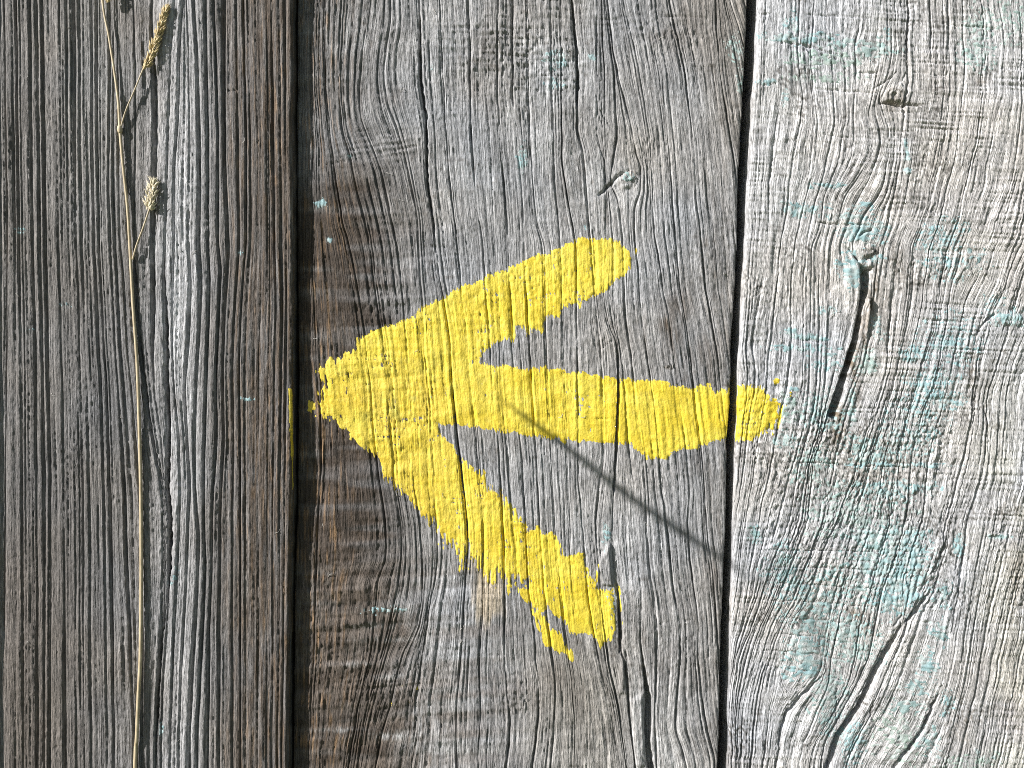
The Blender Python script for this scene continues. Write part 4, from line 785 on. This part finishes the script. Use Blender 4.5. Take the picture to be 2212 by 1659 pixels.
def mk(name, V, Fc, mat, parent, smooth_=True):
    me = bpy.data.meshes.new(name); me.from_pydata(V, [], Fc)
    if smooth_: me.polygons.foreach_set('use_smooth', np.ones(len(me.polygons), bool))
    me.materials.append(mat); me.update(); return link(bpy.data.objects.new(name, me), parent)
def floret(V, Fc, p, d, ln, r, awn=0.0):
    d = d / np.linalg.norm(d); a = np.cross(d, [0.3, 1, .2]); a /= np.linalg.norm(a); c = np.cross(d, a); b = len(V)
    prof = ((0, .25), (.25, .95), (.55, .85), (.85, .35))
    for t, w in prof:
        for k in range(5):
            th = 2 * math.pi * k / 5; V.append(tuple(p + d * ln * t + r * w * (a * math.cos(th) + .7 * c * math.sin(th))))
    V.append(tuple(p + d * ln * (1 + awn)))
    for i in range(3):
        for k in range(5): Fc.append((b + i * 5 + k, b + i * 5 + (k + 1) % 5, b + (i + 1) * 5 + (k + 1) % 5, b + (i + 1) * 5 + k))
    for k in range(5): Fc.append((b + 15 + k, b + 15 + (k + 1) % 5, b + 20))
def seed_head(name, axis, widths, count, mat, parent, ln, r, spread, seed, awn=.3):
    rr = random.Random(seed); V, Fc = [], []
    ax = resample(axis, 30); tube(V, Fc, ax, [1.4 * K] * 30, 5)
    for k in range(count):
        t = (k + rr.random()) / count; i = min(int(t * 28), 28); p = ax[i] * (1 - (t * 28 - i)) + ax[i + 1] * (t * 28 - i) if i < 28 else ax[28]
        up = ax[min(i + 1, 29)] - ax[max(i - 1, 0)]; up /= np.linalg.norm(up)
        w = np.interp(t, np.linspace(0, 1, len(widths)), widths) * K
        th = rr.uniform(0, 2 * math.pi); sidev = np.cross(up, [0, 1, 0]); sidev /= np.linalg.norm(sidev); fr = np.array([0, 1., 0])
        rad = sidev * math.cos(th) + .5 * fr * math.sin(th)
        s = rr.uniform(.75, 1.2)
        floret(V, Fc, p + rad * w * rr.uniform(.25, .75), up + rad * spread * rr.uniform(.4, 1.2) + np.array([rr.uniform(-.15, .15), rr.uniform(-.15, .15), 0]), ln * K * s, r * K * s, awn * rr.uniform(0, 1.5))
    return mk(name, V, Fc, mat, parent)

H = 51   # the stalk leans close to the face of the left plank
stem_src = [(228, -420), (238, -200), (250, 0), (266, 90), (280, 180), (289, 250), (293, 318), (300, 400), (311, 505), (317, 600), (325, 745), (335, 890), (340, 1035), (344, 1200), (345, 1420), (343, 1600), (338, 1700), (334, 1800), (330, 1875)]
sh = [80, 72, H + 3, H + 1] + [H] * 12 + [H + 1, H + 2, H + 4]
grass = empty('grass_stalk', tuple(wp(300, 7440, 420)), 'dry straw coloured grass stalk standing upright in front of the left plank', 'grass stalk')
gl = np.array(grass.location)
def local(ps): return [np.array(p) - gl for p in ps]
pts = [wp(a, b, c) for (a, b), c in zip(stem_src, sh)] + [wp(322, 2300, 110), wp(310, 3200, 180), wp(300, 4800, 280), wp(298, 6400, 380)] + [np.array([gl[0], gl[1], 0.0])]
rp = resample(pts, 260); rr_ = np.interp(np.linspace(0, 1, 260), np.linspace(0, 1, len(pts)), [2.4, 2.8, 3.4, 3.6, 3.9, 4.2, 5.0, 4.3, 4.4, 4.6, 4.9, 5.1, 5.3, 5.5, 5.6, 5.7, 5.8, 5.9, 6.0, 6.2, 6.5, 7, 7.5, 8]) * K * .76
V, Fc = [], []; tube(V, Fc, local(rp), rr_, 10); mk('stem', V, Fc, STRAW, grass)
V, Fc = [], []; nd = [wp(*P((808, 850))[0], H), wp(*P((809, 872))[0], H), wp(*P((811, 900))[0], H)]
tube(V, Fc, local(resample(nd, 7)), np.array([4.8, 5.6, 6.3, 6.4, 6.2, 5.4, 4.6]) * K, 10); mk('node', V, Fc, STRAW, grass)
def branch(ctrl, r0, r1):
    V, Fc = [], []; q = resample(ctrl, 30); tube(V, Fc, local(q), np.linspace(r0, r1, 30) * K, 7); mk('side_branch', V, Fc, STRAW, grass)
branch([wp(*P((812, 872))[0], H), wp(*P((850, 745))[0], H + 3), wp(*P((905, 615))[0], H + 4), wp(*P((970, 455))[0], H + 4)], 1.9, 1.7)
branch([wp(*P((895, 1752))[0], H + 2), wp(*P((922, 1655))[0], H + 4), wp(*P((965, 1540))[0], H + 5), wp(*P((1012, 1400))[0], H + 5)], 2.2, 2.0)
sh1 = seed_head('seed_head', local([wp(*P(q)[0], H + 4) for q in ((970, 468), (1010, 400), (1045, 300), (1080, 190), (1110, 90), (1128, 50))]), [4, 11, 9, 10, 11, 11, 10, 9, 7, 5, 3], 300, HUSK, grass, 11, 2.5, .55, 5)
sh1['label'] = 'long golden seed head of the upper side branch'
sh2 = seed_head('seed_head', local([wp(*P(q)[0], H + 5) for q in ((1008, 1420), (1015, 1380), (1022, 1320), (1030, 1260), (1036, 1215))]), [9, 16, 11, 13, 13, 9, 7, 4], 110, PALEHUSK, grass, 12, 2.6, .9, 8, .6)
sh2['label'] = 'short pale spiky seed head of the lower side branch'
sh3 = seed_head('seed_head', local([wp(*P(q)[0], H + 8) for q in ((722, 18), (730, -10), (750, -60), (780, -160))]), [4, 9, 11, 9, 4], 60, HUSK, grass, 10, 1.8, .6, 12)
sh3['label'] = 'seed head cut off by the upper edge of the picture'

# a second stalk, out of the picture to the upper left; only its soft shadow shows, slanting over the arrow
def caster(px, py, d):                   # the point d units in front whose shadow falls on (px, py)
    s = d / -SUN[1]; base = np.array([(px - 1250) * K, 0, Z0 + (937.5 - py) * K]); return base + SUN * s * K
blade = empty('grass_stalk', (0, 0, 0), 'bent dry stalk beyond the upper left edge, its soft shadow slanting across the arrow', 'grass stalk')
cp = [caster(1225, 975, 735), caster(1300, 1030, 800), caster(1400, 1105, 880), caster(1500, 1185, 960), caster(1620, 1270, 1060), caster(1735, 1345, 1150), caster(1860, 1430, 1330), caster(1990, 1510, 1500)]
cp += [cp[-1] + np.array([-.06, -.05, -.20]), np.array([cp[-1][0] - .12, cp[-1][1] - .12, 0.4]), np.array([cp[-1][0] - .12, cp[-1][1] - .14, 0.0])]
q = resample(cp, 120); V, Fc = [], []
tube(V, Fc, q, np.interp(np.linspace(0, 1, 120), [0, .12, .3, .5, .62, 1], [1.2, 8, 11, 9, 3, 6]) * K, 8); mk('stem', V, Fc, STRAW, blade)

# loose hairs and fibres caught on the planks
HAIR = straw_mat('fibre', (.38, .36, .33), (.60, .58, .54))
rh = random.Random(44)
for inf, spots in ((left, [(rh.uniform(20, 690), rh.uniform(10, 1860)) for _ in range(14)]),
                   (mid, [(768, 829), (790, 1275)] + [(rh.uniform(790, 1780), rh.uniform(10, 1860)) for _ in range(26)]),
                   (right, [(1898, 712)] + [(rh.uniform(1860, 2490), rh.uniform(10, 1860)) for _ in range(22)])):
    V, Fc = [], []
    for k, (px, py) in enumerate(spots):
        a = rh.uniform(0, 2 * math.pi) if rh.random() < .4 else math.pi / 2 + rh.uniform(-.35, .35); ln = rh.uniform(6, 15); pts = []
        bend = rh.uniform(-.06, .06)
        row = int(np.argmin(np.abs(inf['y'] - py)))
        for j in range(6):
            x_ = px + math.cos(a) * ln * j / 5; y_ = py + math.sin(a) * ln * j / 5; a += bend * 3
            rw = int(np.argmin(np.abs(inf['y'] - y_))); cl = int(np.argmin(np.abs(inf['x'][rw] - x_)))
            p = inf['co'][rw, cl].astype(float).copy(); p[1] -= K * (1.0 + 3.0 * math.sin(math.pi * j / 5) * rh.random()); pts.append(p)
        tube(V, Fc, np.array(pts), [.55 * K] * 6, 4)
    o = mk('loose_fibres', V, Fc, HAIR, inf['obj']); o['kind'] = 'stuff'

print('TRIS', sum(len(o.data.polygons) * 2 for o in scene.objects if o.type == 'MESH'))
